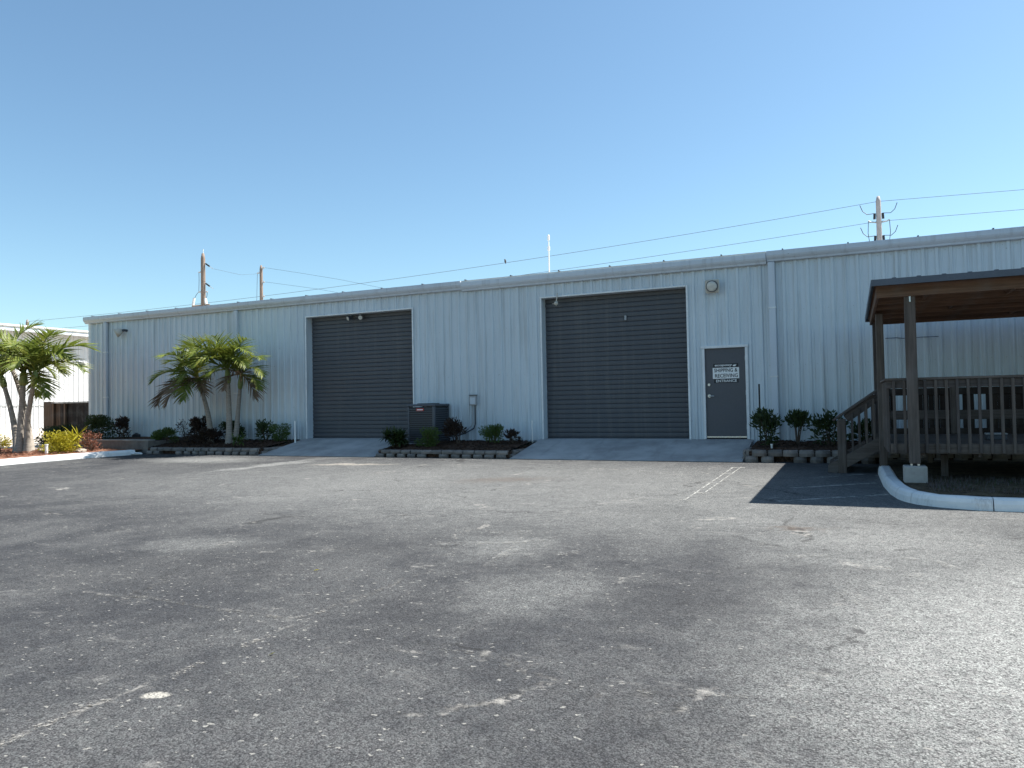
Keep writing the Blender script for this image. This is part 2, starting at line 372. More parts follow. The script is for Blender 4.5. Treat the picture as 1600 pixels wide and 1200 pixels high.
    sm = t.math('MAXIMUM', sm, t.math('MULTIPLY', seam(Y, 3.74, .035, -3.0, -.6, X), .7))
    base = t.mix(t.math('MULTIPLY', sm, t.ramp(t.noise(p, 30, 3, .7), .35, .55)), base, (.27, .26, .24))
    t.set(base, .92, 0, .22)
    hgt = t.math('ADD', t.math('MULTIPLY', t.math('SUBTRACT', 1., v.outputs['Distance']), .6), t.math('MULTIPLY', t.math('MULTIPLY', sc2.outputs[0], t.math('SUBTRACT', 1., v2.outputs['Distance'])), .7))
    n1 = t.bump(hgt, .75, .008)
    t.bump(mid, .35, .04, n1)
    return t.m
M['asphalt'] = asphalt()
def worn(name, col, lo, hi, k1=5, k2=55, w=.55):
    t = NT(name); p = t.pos()
    t.set(col, .8, 0, .2)
    a = t.math('ADD', t.math('MULTIPLY', t.noise(p, k1, 4, .7), w), t.math('MULTIPLY', t.noise(p, k2, 3, .75), 1-w))
    t.val(t.b.inputs['Alpha'], t.ramp(a, lo, hi)); return t.m
M['mark'] = worn('worn_white_line', (.34, .34, .32), .38, .60)
M['crumb'] = worn('crumbled_crack_edge', (.22, .212, .195), .49, .62, 9, 42, .4); M['crumb_faint'] = worn('faint_crumbled_edge', (.15, .148, .138), .47, .66, 7, 42, .45)
M['mark_faint'] = worn('faint_white_line', (.27, .27, .255), .46, .70)

# ------------------------------------------------------------------ the ground
def sheet(name, pts, mat): return struct(MB().poly(pts).build(name, mat))
gmb = MB()
sheet('ground', [(-900, -900, -.08), (900, -900, -.08), (900, 900, -.08), (-900, 900, -.08)], M['ground'])
a = MB()
ys = [-60, 8, 16.5, 17.4]
for i in range(3): a.quad((-60, ys[i], gz(ys[i])), (60, ys[i], gz(ys[i])), (60, ys[i+1], gz(ys[i+1])), (-60, ys[i+1], gz(ys[i+1])))
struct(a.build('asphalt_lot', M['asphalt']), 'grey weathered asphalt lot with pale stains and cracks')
# concrete ramps in front of the doors, slab between them and the walls
def ramp(u0, u1):
    b = MB(); n = 8
    f0, z0, w0, z1 = 16.05, .152, 18.05, .52
    b.quad((u0, f0, z0), (u1, f0, z0), (u1, w0, z1), (u0, w0, z1))
    b.quad((u0, f0, .1), (u1, f0, .1), (u1, f0, z0), (u0, f0, z0))
    b.quad((u0, f0, .1), (u0, f0, z0), (u0, w0, z1), (u0, w0, .1)); b.quad((u1, f0, .1), (u1, f0, z0), (u1, w0, z1), (u1, w0, .1))
    return struct(b.build('concrete_ramp', M['concrete']))
ramp(-15.06, -11.22); ramp(-7.38, -2.10)
b = MB(); b.box(-24.5, 24.9, 18.055, 19.4, .1, .519); struct(b.build('floor_slab', M['concrete']))
def strip(pts, w, mat, off=.004):
    b = MB()
    for i in range(len(pts)-1):
        p, q = Vector((*pts[i], 0)), Vector((*pts[i+1], 0)); n = Vector((-(q-p).y, (q-p).x, 0)).normalized()*w/2
        k = 6
        for j in range(k):
            s, e = p.lerp(q, j/k), p.lerp(q, (j+1)/k)
            b.quad(*[(c.x, c.y, gz(c.y)+off) for c in (s-n, s+n, e+n, e-n)])
    return b
def marks(name, lines, mat):
    b = MB()
    for pts, w in lines:
        t = strip(pts, w, mat); n = len(b.v); b.v += t.v; b.f += [tuple(i+n for i in f) for f in t.f]
    return struct(b.build(name, mat))
marks('pavement_marking', [([(-2.16, 10.49), (-2.13, 14.9)], .025), ([(-2.03, 11.2), (-1.99, 15.1)], .02), ([(-2.24, 10.52), (-2.05, 10.50)], .05), ([(-2.2, 11.34), (-1.97, 11.26)], .06),
      ([(-2.2, 12.52), (-2.0, 12.43)], .06), ([(-2.2, 13.9), (-1.95, 13.84)], .05), ([(-2.18, 14.92), (-1.9, 14.92)], .06)], M['mark'])
marks('parking_line', [([(-.951, 10.70), (.42, 11.70)], .09), ([(-.88, 12.10), (.30, 13.0)], .09), ([(-.635, 13.5), (.16, 14.23)], .09)], M['mark'])
marks('parking_line', [([(-2.1, 11.16), (-1.2, 11.95)], .07), ([(-3.17, 10.50), (-1.89, 10.49)], .05), ([(-1.30, 10.47), (.6, 10.46)], .03)], M['mark_faint'])
def jag(pts, w, seed=1):
    r = random.Random(seed); out = []
    for (a, b_), (c, d_) in zip(pts, pts[1:]):
        n = max(2, int(math.hypot(c-a, d_-b_)/.06))
        for i in range(n): out.append((a+(c-a)*i/n+r.gauss(0, .016), b_+(d_-b_)*i/n+r.gauss(0, .012)))
    return (out+[pts[-1]], w)
marks('pavement_crack', [jag([(-3.37, 2.0), (-3.40, 2.35), (-3.385, 2.6)], .06, 1), jag([(-3.35, 2.9), (-3.38, 3.15)], .05, 2), jag([(-3.35, 3.42), (-3.4, 3.68)], .06, 3), jag([(-3.455, 4.05), (-3.38, 4.7)], .045, 4)], M['crumb'])
marks('pavement_crack', [jag([(-3.45, 4.03), (-4.2, 4.02), (-4.95, 4.08), (-5.4, 4.02)], .06, 5), jag([(-2.3, 3.83), (-1.93, 3.83), (-1.6, 3.78)], .05, 6), jag([(-1.0, 3.64), (-.75, 3.66), (-.5, 3.76)], .055, 7), jag([(-3.36, 4.7), (-3.42, 5.5)], .04, 10)], M['crumb_faint'])
marks('chalk_smear', [([(-3.95, 6.72), (-3.5, 6.95), (-3.2, 7.05), (-2.85, 7.5)], .13), ([(-2.96, 5.95), (-3.05, 6.5), (-3.12, 7.1)], .12), ([(-3.7, 7.5), (-3.3, 7.75)], .10), ([(-2.6, 6.6), (-2.4, 6.9)], .12)], M['mark_faint'])
marks('chalk_smear', [([(-.52, 7.23), (-.38, 7.36), (-.2, 7.34), (0, 6.99), (.3, 6.82), (.46, 6.78)], .14), ([(.26, 7.44), (.6, 7.45), (.76, 7.08)], .09), ([(-.09, 6.1), (.1, 5.57), (.24, 5.17)], .12)], M['mark_faint'])

# planted ground: left island, beds along the wall, right island
b = MB()
b.poly([(-19.75, 15.75, .25), (-20.0, 15.2, .26), (-20.55, 13.2, .23), (-20.75, 4, .20), (-30, 4, .20), (-30, 16.2, .27), (-23.2, 16.2, .27), (-19.75, 16.2, .27)])
struct(b.build('mulch_island', M['red_mulch']))
b = MB(); b.quad((-30, 4, .2), (-30, 60, .3), (-46.5, 60, .5), (-46.5, 4, .45)); b.quad((-30, 16.2, .27), (-24.6, 16.2, .27), (-24.6, 60, .3), (-30, 60, .3)); b.poly([(-30, 4, .2), (-20.75, 4, .2), (-20.75, -30, .05), (-30, -30, .05)])
struct(b.build('gravel_ground', M['gravel']))
def bed(name, pts): return struct(MB().poly(pts).build(name, M['mulch']))
def bedmesh(u0, u1, zf, zw, y0=16.2, y1=18.06):
    b = MB(); nx = max(8, int((u1-u0)*5)); ny = 10; rnd = random.Random(int(u0*100))
    P = [[(u0+(u1-u0)*i/nx, y0+(y1-y0)*j/ny, zf+(zw-zf)*min(1, (j/ny)*1.6)+rnd.uniform(-.012, .018)) for j in range(ny+1)] for i in range(nx+1)]
    for i in range(nx):
        for j in range(ny): b.quad(P[i][j], P[i+1][j], P[i+1][j+1], P[i][j+1])
    b.quad((u0, y0, .1), (u1, y0, .1), (u1, y0, zf-.02), (u0, y0, zf-.02))
    b.quad((u0, y0, .1), (u0, y1, .1), (u0, y1, zw), (u0, y0, zf-.02)); b.quad((u1, y0, .1), (u1, y1, .1), (u1, y1, zw), (u1, y0, zf-.02))
    return struct(b.build('mulch_bed', M['mulch']))
bedmesh(-23.2, -19.6, .50, .56, 16.45); bedmesh(-19.55, -15.14, .32, .47); bedmesh(-11.15, -7.48, .31, .46); bedmesh(-1.98, 3.9, .38, .48)
b = MB(); b.poly([(.55, 14.4, .21), (.62, 12, .21), (.72, 11.1, .205), (.96, 10.75, .2), (1.8, 10.68, .2), (30, 10.75, .2), (30, 16.18, .24), (.5, 16.18, .24)]); struct(b.build('soil_island', M['soil']))
# chips and grass lying on the beds
def chips(name, regions, n, mat, L=(.02, .06)):
    b = MB(); r = random.Random(3)
    for _ in range(n):
        u0, u1, y0, y1, z0, z1 = r.choice(regions); x, y = r.uniform(u0, u1), r.uniform(y0, y1)
        z = z0+(z1-z0)*min(1, (y-y0)/(y1-y0)*1.6)+.02; l, w, a = r.uniform(*L), r.uniform(.008, .02), r.uniform(0, 6.3)
        c, s = math.cos(a)*l, math.sin(a)*l; dz = r.uniform(-.02, .02)
        b.quad((x-c, y-s, z-dz), (x+s*.3, y-c*.3, z+.01), (x+c, y+s, z+dz), (x-s*.3, y+c*.3, z+.012))
    return tag(b.build(name, mat), kind='stuff')
chips('mulch_chips', [(-19.5, -15.2, 16.25, 18, .32, .47), (-11.1, -7.5, 16.25, 18, .31, .46), (-1.95, 3, 16.25, 18, .38, .48)], 3600, M['mulch'])
chips('red_mulch_chips', [(-25, -20.7, 12.5, 16, .235, .27)], 2500, M['red_mulch'])
def grass(name, n, reg, mat, h=(.03, .09)):
    b = MB(); r = random.Random(9)
    cl = [(r.uniform(reg[0], reg[1]), r.uniform(reg[2], reg[3])) for _ in range(60)]
    for _ in range(n):
        cx, cy = r.choice(cl); x, y = cx+r.gauss(0, .14), cy+r.gauss(0, .14)
        if x < reg[0] or y < reg[2]: continue
        a = r.uniform(0, 6.3); hh = r.uniform(*h); c, s = math.cos(a), math.sin(a); lean = r.uniform(.2, .9)*hh
        b.tri((x-s*.005, y+c*.005, .2), (x+s*.005, y-c*.005, .2), (x+c*lean, y+s*lean, .2+hh))
    return tag(b.build(name, mat), kind='stuff')
grass('sparse_grass', 2600, (.9, 4.5, 10.95, 12.6), M['leaf_twig'])
grass('green_weeds', 700, (1.0, 4.5, 10.95, 12.4), M['leaf_dark'])

# kerbs: rounded extruded profile along a path, cast in lengths
def kerb(path, w, h, name, cuts, zfun):
    pts = [Vector((x, y, 0)) for x, y in path]; L = [0]
    for i in range(1, len(pts)): L.append(L[-1]+(pts[i]-pts[i-1]).length)
    def at(s):
        s = min(max(s, 0), L[-1])
        for i in range(1, len(L)):
            if s <= L[i] + 1e-6:
                k = (s-L[i-1])/(L[i]-L[i-1]); p = pts[i-1].lerp(pts[i], k); break
        return p
    prof = [(0, -.1), (.012, h*.55), (.03, h*.85), (.065, h), (w-.03, h), (w, h-.02), (w, -.1)]
    root = thing(name[0], name[1], 'kerb')
    root['kind'] = 'structure'; del root['category']
    cs = [0]+cuts+[L[-1]]
    for c0, c1 in zip(cs, cs[1:]):
        b = MB(); n = max(2, int((c1-c0)/.12)); rows = []
        for i in range(n+1):
            s = c0+.006+(c1-c0-.012)*i/n; p = at(s); t = (at(s+.15)-at(s-.15)).normalized(); nr = Vector((-t.y, t.x, 0)); z = zfun(p.y)
            rows.append([(p.x+nr.x*a, p.y+nr.y*a, z+k) for a, k in prof])
        for i in range(n):
            for j in range(len(prof)-1): b.quad(rows[i][j], rows[i+1][j], rows[i+1][j+1], rows[i][j+1])
        b.poly(rows[0]); b.poly(list(reversed(rows[-1])))
        b.build('kerb_length', M['kerb'], root)
    return root
def arc(cx, cy, r, a0, a1, n=10): return [(cx+r*math.cos(R(a0+(a1-a0)*i/n)), cy+r*math.sin(R(a0+(a1-a0)*i/n))) for i in range(n+1)]
kerb([(.36, 14.35), (.385, 12.6), (.44, 11.75), (.515, 11.25), (.60, 11.0), (.72, 10.82), (.95, 10.64), (1.37, 10.50), (1.8, 10.50), (7, 10.55), (25, 10.6)], .2, .15, ('white_kerb', 'white painted kerb curving around the porch island'), [3.45, 4.45, 6.5, 9.5, 12.5, 15.5, 18.5, 21.5], gz)
kerb([(-20.45, -25), (-20.45, 4), (-20.35, 11), (-20.28, 12.9), (-20.05, 14.2), (-19.75, 15.1), (-19.55, 15.5), (-19.5, 15.75)], .28, .15, ('white_kerb', 'white painted kerb in front of the leftmost palm'), [3, 7, 11, 15, 19, 23, 27, 30, 33, 36, 39.4], gz)

# ------------------------------------------------------------------ the warehouse
PITCH = .2545
def panel_mesh(s0, ribs, zt, zb, holes=(), pitch=PITCH, dep=.03, mat=None):
    """ribbed sheet in local x (along), -y (out), z; holes = [(x0,x1,top)] reach the bottom"""
    P = []
    for k in range(ribs):
        o = s0+k*pitch
        P += [(o, 0), (o+.078, 0), (o+.102, -dep), (o+.152, -dep), (o+.176, 0), (o+.204, 0), (o+.213, -dep*.3), (o+.226, -dep*.3), (o+.235, 0)]
    P.append((s0+ribs*pitch, 0))
    xs = sorted(set([x for x, _ in P] + [h for H in holes for h in H[:2] if s0 < h < s0+ribs*pitch]))
    def yv(x):
        for (a, ya), (c, yc) in zip(P, P[1:]):
            if a-1e-9 <= x <= c+1e-9: return ya+(yc-ya)*((x-a)/(c-a) if c > a else 0)
        return 0
    b = MB()
    for a, c in zip(xs, xs[1:]):
        mid = (a+c)/2; z0 = zb
        for H in holes:
            if H[0] < mid < H[1]: z0 = H[2]
        if z0 >= zt: continue
        b.quad((a, yv(a), z0), (c, yv(c), z0), (c, yv(c), zt), (a, yv(a), zt))
    return b.mesh('wall_panel', mat)
W = thing('warehouse', 'long pale ribbed metal warehouse with two grey roll-up doors', 'building', (0, 0, 0))
U0 = -24.63
holes = [(-14.965, -11.21, 4.175), (-7.295, -3.54, 4.175), (-3.20, -2.18, 2.70)]
npan = 48
for k in range(npan):
    s = U0+k*4*PITCH
    hs = [h for h in holes]
    me = panel_mesh(s, 4, 4.66, .2, hs, mat=M['wall'])
    link('wall_panel', me, W, (0, D - (.0025 if k % 2 else 0), 0))
UE = U0+npan*4*PITCH
b = MB()
r_ = random.Random(5)
for k in range(npan*4):
    x = U0+k*PITCH+.03
    for z in (.95, 2.2, 3.45, 4.5):
        if any(h[0]-.05 < x < h[1]+.05 and z < h[2]+.05 for h in holes): continue
        b.tube([(x, D-.001, z), (x, D-.009, z)], .008, 5)
tag(b.build('screw', M['grey_box'], W), kind='stuff')
b = MB(); b.box(U0-.03, U0+.10, D-.045, D+.06, .2, 4.66, .008); b.build('corner_trim', M['trim'], W)
b = MB(); b.box(U0+.02, U0+.1, D+.062, 48, .2, 4.70); b.build('side_wall', M['wall'], W); b = MB(); b.box(UE-.1, UE, D+.01, 48, .2, 4.7); b.build('side_wall', M['wall'], W)
b = MB(); b.box(U0, UE, 48, 48.1, .2, 4.7); b.build('rear_wall', M['wall'], W)
b = MB(); ym = (D+48)/2
b.poly([(U0-.1, D-.08, 4.79), (UE+.1, D-.08, 4.79), (UE+.1, ym, 5.35), (U0-.1, ym, 5.35)]); b.poly([(U0-.1, 48.2, 4.79), (UE+.1, 48.2, 4.79), (UE+.1, ym, 5.35), (U0-.1, ym, 5.35)])
b.poly([(U0, D, 4.6), (U0, 48, 4.6), (U0, 48, 4.79), (U0, ym, 5.34), (U0, D, 4.79)])
x = U0
while x < UE:
    b.box(x, x+.04, D-.08, D+.5, 4.79, 4.815); x += .61
b.build('roof', M['roof'], W)
# gutters: three runs of different heights
def gutter(u0, u1, zt, drop=.0):
    prof = [(0, zt-.02), (-.03, zt), (-.145, zt), (-.15, zt-.015), (-.15, zt-.10), (-.135, zt-.135), (-.11, zt-.165), (-.085, zt-.19), (-.075, zt-.225), (-.03, zt-.235), (0, zt-.235)]
    b = MB()
    for (y, z), (y2, z2) in zip(prof, prof[1:]): b.quad((u0, D-.035+y, z), (u1, D-.035+y, z), (u1, D-.035+y2, z2), (u0, D-.035+y2, z2))
    b.poly([(u0, D-.035+y, z) for y, z in prof]); b.poly([(u1, D-.035+y, z) for y, z in prof])
    return b.build('gutter', M['gutter'], W)
gutter(-24.75, -9.585, 4.80); gutter(-9.575, -1.70, 4.755); gutter(-1.69, UE+.1, 4.80)
b = MB(); b.box(-9.57, -1.70, D-.15, D-.09, 4.757, 4.802); b.build('drip_edge', M['roof'], W)
b = MB()
x = -24.3
while x < UE:
    b.box(x, x+.03, D-.19, D-.06, 4.803, 4.825); x += 1.35
tag(b.build('gutter_strap', M['dark_grey'], W), kind='stuff')
for u in (-23.71, -17.69, -1.595, 8.5, 18.):
    b = MB(); b.box(u-.075, u+.075, D-.13, D-.032, .42, 4.56, .012); o = b.build('downspout', M['gutter'], W)
    for z in (1.93, 3.5): b = MB(); b.box(u-.085, u+.085, D-.138, D-.03, z, z+.03); b.build('downspout_strap', M['trim'], o)
b = MB(); b.tube([(0.686, 17.995, 2.693), (0.896, 17.995, 2.695), (1.042, 17.995, 2.674), (1.38, 17.995, 2.683), (1.688, 17.995, 2.679)], .007, 5); b.build('panel_crease', M['dark_grey'], W)
# roll-up doors
def roll_door(u0, u1, zt):
    root = link('roll_up_door', None, W)
    b = MB(); zb = .52; yd = D+.25; n = 30; h = (zt-zb-.03)/n
    prof = [(0, 0), (-.004, .004), (-.015, .012), (-.018, h*.35), (-.018, h*.65), (-.014, h-.014), (-.002, h-.004), (0, h-.001)]
    for (y, z), (y2, z2) in zip(prof, prof[1:]): b.quad((u0+.01, y, z), (u1-.01, y, z), (u1-.01, y2, z2), (u0+.01, y2, z2))
    me = b.mesh('slat', M['slat'])
    for k in range(n): link('slat', me, root, (0, yd + random.uniform(-.002, .002), zb+.03+k*h))
    b = MB(); b.box(u0+.01, u1-.01, yd-.03, yd+.03, zb, zb+.028); b.build('bottom_bar', M['dark_grey'], root)
    b = MB(); b.box(u0, u1, yd+.03, yd+.06, zb, zt); b.build('backing', M['black'], root)
    fr = link('door_frame', None, W)
    for s, (xa, xb) in ((-1, (u0-.035, u0+.012)), (1, (u1-.012, u1+.035))):
        b = MB(); b.box(xa, xb, D-.045, D-.0315, .3, zt+.03, .004); b.build('jamb_trim', M['trim'], fr)
        b = MB(); xi = u0 if s < 0 else u1; b.box(xi-.02 if s < 0 else xi-.012, xi+.012 if s < 0 else xi+.02, D-.031, yd+.05, .3, zt-.001); b.build('jamb', M['wall'], fr)
    b = MB(); b.box(u0+.014, u1-.014, D-.047, D-.0315, zt-.01, zt+.03, .004); b.build('header_trim', M['trim'], fr)
    b = MB(); b.box(u0+.014, u1-.014, D-.031, yd+.05, zt-.008, zt+.03); b.build('header', M['wall'], fr)
    return root
d1 = roll_door(-14.965, -11.21, 4.175); d2 = roll_door(-7.295, -3.54, 4.175)
b = MB(); b.box(-5.14, -5.09, D+.18, D+.222, 3.48, 3.60, .008); b.build('lift_handle', M['grey_box'], d2)
# entrance door
ed = link('entrance_door', None, W)
ed['label'] = 'flat dark grey walk-in door with steel lever'
b = MB(); b.box(-3.146, -2.232, D+.00, D+.045, .55, 2.65, .003); b.build('door_leaf', M['door_leaf'], ed)
b = MB()
b.box(-3.205, -3.150, D-.05, D+.06, .52, 2.652, .004); b.build('door_jamb', M['trim'], ed); b = MB(); b.box(-2.228, -2.165, D-.05, D+.06, .52, 2.652, .004); b.build('door_jamb', M['trim'], ed)
b = MB(); b.box(-3.23, -2.15, D-.06, D+.06, 2.654, 2.715, .004); b.build('door_head', M['trim'], ed)
b = MB(); b.box(-3.14, -2.236, D-.02, D-.001, .555, .585); b.build('door_sweep', M['steel'], ed)
b = MB(); b.box(-3.148, -2.23, D-.015, D+.05, .522, .548); b.build('threshold', M['black'], ed)
b = MB(); b.tube([(-3.065, D, 1.80), (-3.065, D-.02, 1.80)], [.036, .03], 16); b.tube([(-3.065, D-.02, 1.80), (-3.065, D-.032, 1.80)], .015, 12); b.build('deadbolt', M['steel'], ed)
b = MB(); b.tube([(-3.065, D, 1.535), (-3.065, D-.016, 1.535)], [.042, .036], 16); b.tube([(-3.065, D-.016, 1.535), (-3.065, D-.055, 1.535)], .014, 10); b.tube([(-3.07, D-.05, 1.535), (-2.95, D-.05, 1.53)], [.013, .010], 10); b.build('lever_handle', M['steel'], ed)
for z in (.8, 1.6, 2.4):
    b = MB(); cyl(b, -2.232, D-.006, z-.055, z+.055, .010, 8); b.build('hinge', M['grey_box'], ed)
# door sign: three stickers
SG = thing('door_sign', 'black and white shipping and receiving sign on grey entrance door', 'sign', (-2.675, D, 2.06))
def sb(name, x0, x1, z0, z1, mat, y=-.004): b = MB(); b.box(x0, x1, y, -.0005, z0, z1); return b.build(name, mat, SG)
sb('name_panel', -.285, .285, .135, .225, M['sign_black']); sb('white_panel', -.30, .30, -.125, .133, M['sign_white'], -.005); sb('entrance_panel', -.275, .285, -.225, -.127, M['sign_black'])
def text(body, w, h, x, z, mat, name, shear=0, y=-.0075, bold=.0):
    cu_ = bpy.data.curves.new(name, 'FONT'); cu_.body = body; cu_.size = 1; cu_.extrude = .004; cu_.offset = bold; cu_.shear = shear; cu_.resolution_u = 3
    o = bpy.data.objects.new(name, cu_); COL.objects.link(o); dg = bpy.context.evaluated_depsgraph_get()
    me = bpy.data.meshes.new_from_object(o.evaluated_get(dg)); bpy.data.objects.remove(o); bpy.data.curves.remove(cu_)
    xs = [v.co.x for v in me.vertices]; yy = [v.co.y for v in me.vertices]
    sx = w/(max(xs)-min(xs)); sy = h/(max(yy)-min(yy)); x0, y0 = (max(xs)+min(xs))/2, (max(yy)+min(yy))/2
    for v in me.vertices: v.co = Vector(((v.co.x-x0)*sx+x, y-v.co.z*.2, (v.co.y-y0)*sy+z))
    me.materials.clear(); me.materials.append(mat)
    return link(name, me, SG)
text('ecopoxy', .40, .055, -.05, .178, M['sign_white'], 'lettering', .15, -.0065, .018)
text('SHIPPING &', .53, .088, 0, .072, M['sign_black'], 'lettering', 0, -.0075, .014)
text('RECEIVING', .52, .088, .01, -.055, M['sign_black'], 'lettering', 0, -.0075, .014)
text('ENTRANCE', .47, .062, .01, -.177, M['sign_white'], 'lettering', 0, -.0065, .012)
b = MB(); b.poly([(.16, -.0065, .165), (.19, -.0065, .155), (.225, -.0065, .165), (.245, -.0065, .20), (.19, -.0065, .195), (.165, -.0065, .185)]); b.build('leaf_mark', M['sign_white'], SG)

# wall fixtures
def round_light(loc, label, yaw, pitch, s=1.):
    t = thing('wall_light', label, 'wall light', loc, None, yaw); y = 0
    b = MB(); b.tube([(0, .0, 0), (0, -.03, 0)], .07, 12); b.tube([(0, -.02, 0), (0, -.12, -.02)], .03, 10); b.build('mounting_arm', M['dark_grey'], t)
    Mx = Matrix.Translation((0, -.16, -.03)) @ Matrix.Rotation(pitch, 4, 'X')
    b = MB(); b.box(-.16*s, .16*s, -.03, .05, -.16*s, .16*s, .03, Mx); b.build('housing', M['cream'], t)
    b = MB(); b.tube([Mx @ Vector((0, -.03, 0)), Mx @ Vector((0, -.07, 0))], [.138*s, .135*s], 24); b.build('rim', M['dark_grey'], t)
    b = MB(); b.tube([Mx @ Vector((0, -.07, 0)), Mx @ Vector((0, -.085, 0)), Mx @ Vector((0, -.092, 0))], [.120*s, .108*s, .05*s], 24); b.build('lens', M['lens'], t, True)
    return t
round_light((-2.905, D-.03, 4.13), 'round cream floodlight high on wall above entrance door', 0, R(10))
t = thing('wall_light', 'round bell shaped floodlight on wall near far left corner', 'wall light', (-22.86, D-.03, 4.2))
b = MB(); b.tube([(.16, 0, .02), (.14, -.10, .03), (.02, -.16, 0)], .045, 10); b.build('mounting_arm', M['dark_grey'], t)
b = MB(); b.tube([(.08, -.13, .02), (.0, -.20, -.03), (-.06, -.26, -.07)], [.07, .13, .16], 20); b.build('housing', M['cream'], t, True)
b = MB(); b.tube([(-.061, -.261, -.071), (-.072, -.272, -.079)], [.145, .13], 20); b.build('lens', M['lens'], t)
def flood(loc, label, yaw):
    t = thing('flood_light', label, 'flood light', loc, 'flood lights under the left door header', yaw)
    b = MB(); b.tube([(0, 0, 0), (0, 0, -.06)], .022, 10); b.build('mount', M['grey_box'], t)
    b = MB(); b.tube([(0, .07, -.05), (0, .03, -.075), (0, -.09, -.12)], [.035, .055, .07], 14); b.build('lamp_head', M['dark_grey'], t)
    b = MB(); b.tube([(0, -.088, -.119), (0, -.095, -.122)], .06, 14); b.build('lens', M['lens'], t)
flood((-13.42, D+.1, 4.165), 'larger left flood light under the left roll-up door header', R(-25)); flood((-13.07, D+.1, 4.165), 'right flood light beside its twin under left roll-up door header', R(35))
t = thing('security_camera', 'small pale dome camera on bent conduit above right roll-up door', 'camera', (-6.83, D-.05, 4.24))
b = MB(); b.tube([(0, 0, .02), (.01, -.04, -.02), (0, -.05, -.12), (-.015, -.05, -.22)], .016, 8); b.build('conduit_arm', M['cream'], t)
b = MB(); b.tube([(-.015, -.05, -.20), (-.015, -.05, -.235), (-.015, -.05, -.27), (-.015, -.05, -.30)], [.04, .052, .046, .02], 14); b.build('dome', M['cream'], t, True)
b = MB(); b.tube([(-.02, -.05, -.25), (-.12, -.06, -.25)], [.014, .008], 8); b.build('sensor_arm', M['cream'], t)
t = thing('disconnect_box', 'grey electrical disconnect box on wall right of condenser', 'electrical box', (-9.29, D-.03, 0))
b = MB(); b.box(-.10, .10, -.11, 0, 1.42, 1.69, .012); b.build('enclosure', M['grey_box'], t)
b = MB(); b.box(-.075, .075, -.122, -.111, 1.45, 1.63, .008); b.build('cover', M['gutter'], t)
b = MB(); b.box(-.11, .11, -.13, .0, 1.691, 1.705); b.build('rain_hood', M['dark_grey'], t)
b = MB(); b.tube([(-.045, -.05, 1.42), (-.045, -.05, .95), (-.07, -.06, .86), (-.25, -.12, .74), (-.55, -.3, .64)], .02, 8); b.build('conduit', M['grey_box'], t)
b = MB(); b.tube([(.045, -.05, 1.42), (.045, -.05, .92), (.0, -.06, .80), (-.25, -.14, .66), (-.5, -.3, .60)], .017, 8); b.build('conduit', M['dark_grey'], t)

# condenser unit
t = thing('air_conditioner', 'dark grey louvred air conditioner condenser beside left roll-up door', 'air conditioner', (-10.49, 17.62, .44))
hx = .42; hy = .40; H = 1.04
b = MB(); b.box(-hx+.03, hx-.03, -hy+.03, hy-.03, .03, H-.08); b.build('coil_core', M['ac_dark'], t)
for sx in (-1, 1):
    for sy in (-1, 1):
        w = .05 if not (sx > 0 and sy < 0) else .075
        b = MB(); x = sx*hx; y = sy*hy
        b.box(min(x, x-sx*w), max(x, x-sx*w), min(y, y-sy*w), max(y, y-sy*w), .02, H-.06, .008); b.build('corner_post', M['ac_panel'], t)
b = MB(); b.box(-hx-.01, hx+.01, -hy-.01, hy+.01, H-.06, H, .015); b.build('top_cover', M['ac_panel'], t)
b = MB(); b.box(-hx-.01, hx+.01, -hy-.01, hy+.01, -.0, .05, .01); b.build('base_pan', M['ac_panel'], t)
for side in ('front', 'flank'):
    b = MB(); n = 15
    for k in range(n):
        z = .08+k*(H-.17)/n
        if side == 'front': b.box(-hx+.05, hx-.075, -hy+.004, -hy+.034, z, z+.026)
        else: b.box(hx-.034, hx-.004, -hy+.075, hy-.05, z, z+.026)
    tag(b.build('louvre', M['ac_panel' if side == 'flank' else 'dark_grey'], t), kind='stuff')
b = MB(); b.tube([(0, 0, H), (0, 0, H+.02)], .3, 24); b.build('fan_grille', M['ac_dark'], t)
b = MB(); b.box(-.14, .09, -hy-.008, -hy+.003, H-.185, H-.115, .004); o = b.build('badge', M['red'], t)
b = MB(); b.box(-.115, .065, -hy-.0105, -hy-.008, H-.162, H-.138); b.build('badge_stripe', M['sign_white'], o)
b = MB(); b.box(-11.0, -9.98, 17.1, 18.02, .3, .44, .01); struct(b.build('equipment_pad', M['concrete']))

# ------------------------------------------------------------------ retaining walls of garden blocks
def block_mesh(seed, w, h, dep):
    r = random.Random(seed); b = MB(); n = 6; bot = []; top = []
    for i in range(n+1):
        x = -w/2+w*i/n; bulge = math.sin(math.pi*i/n)**.8*.06+r.uniform(-.006, .006)
        bot.append((x, -bulge, 0)); top.append((x*.96, -bulge+.012, h-.004+r.uniform(-.003, .003)))
    mid = [(x*1.01, y-.012+r.uniform(-.004, .004), h*.5) for x, y, _ in bot]
    bw = .36*w
    for i in range(n):
        b.quad(bot[i], bot[i+1], mid[i+1], mid[i]); b.quad(mid[i], mid[i+1], top[i+1], top[i])
    tb = [(-bw, dep, h-.003), (bw, dep, h-.003)]; bb = [(-bw, dep, 0), (bw, dep, 0)]
    b.poly(top+[tb[1], tb[0]]); b.quad(bot[0], top[0], tb[0], bb[0]); b.quad(bot[n], top[n], tb[1], bb[1]); b.quad(bb[0], bb[1], tb[1], tb[0])
    return b.mesh('block', M['block'])
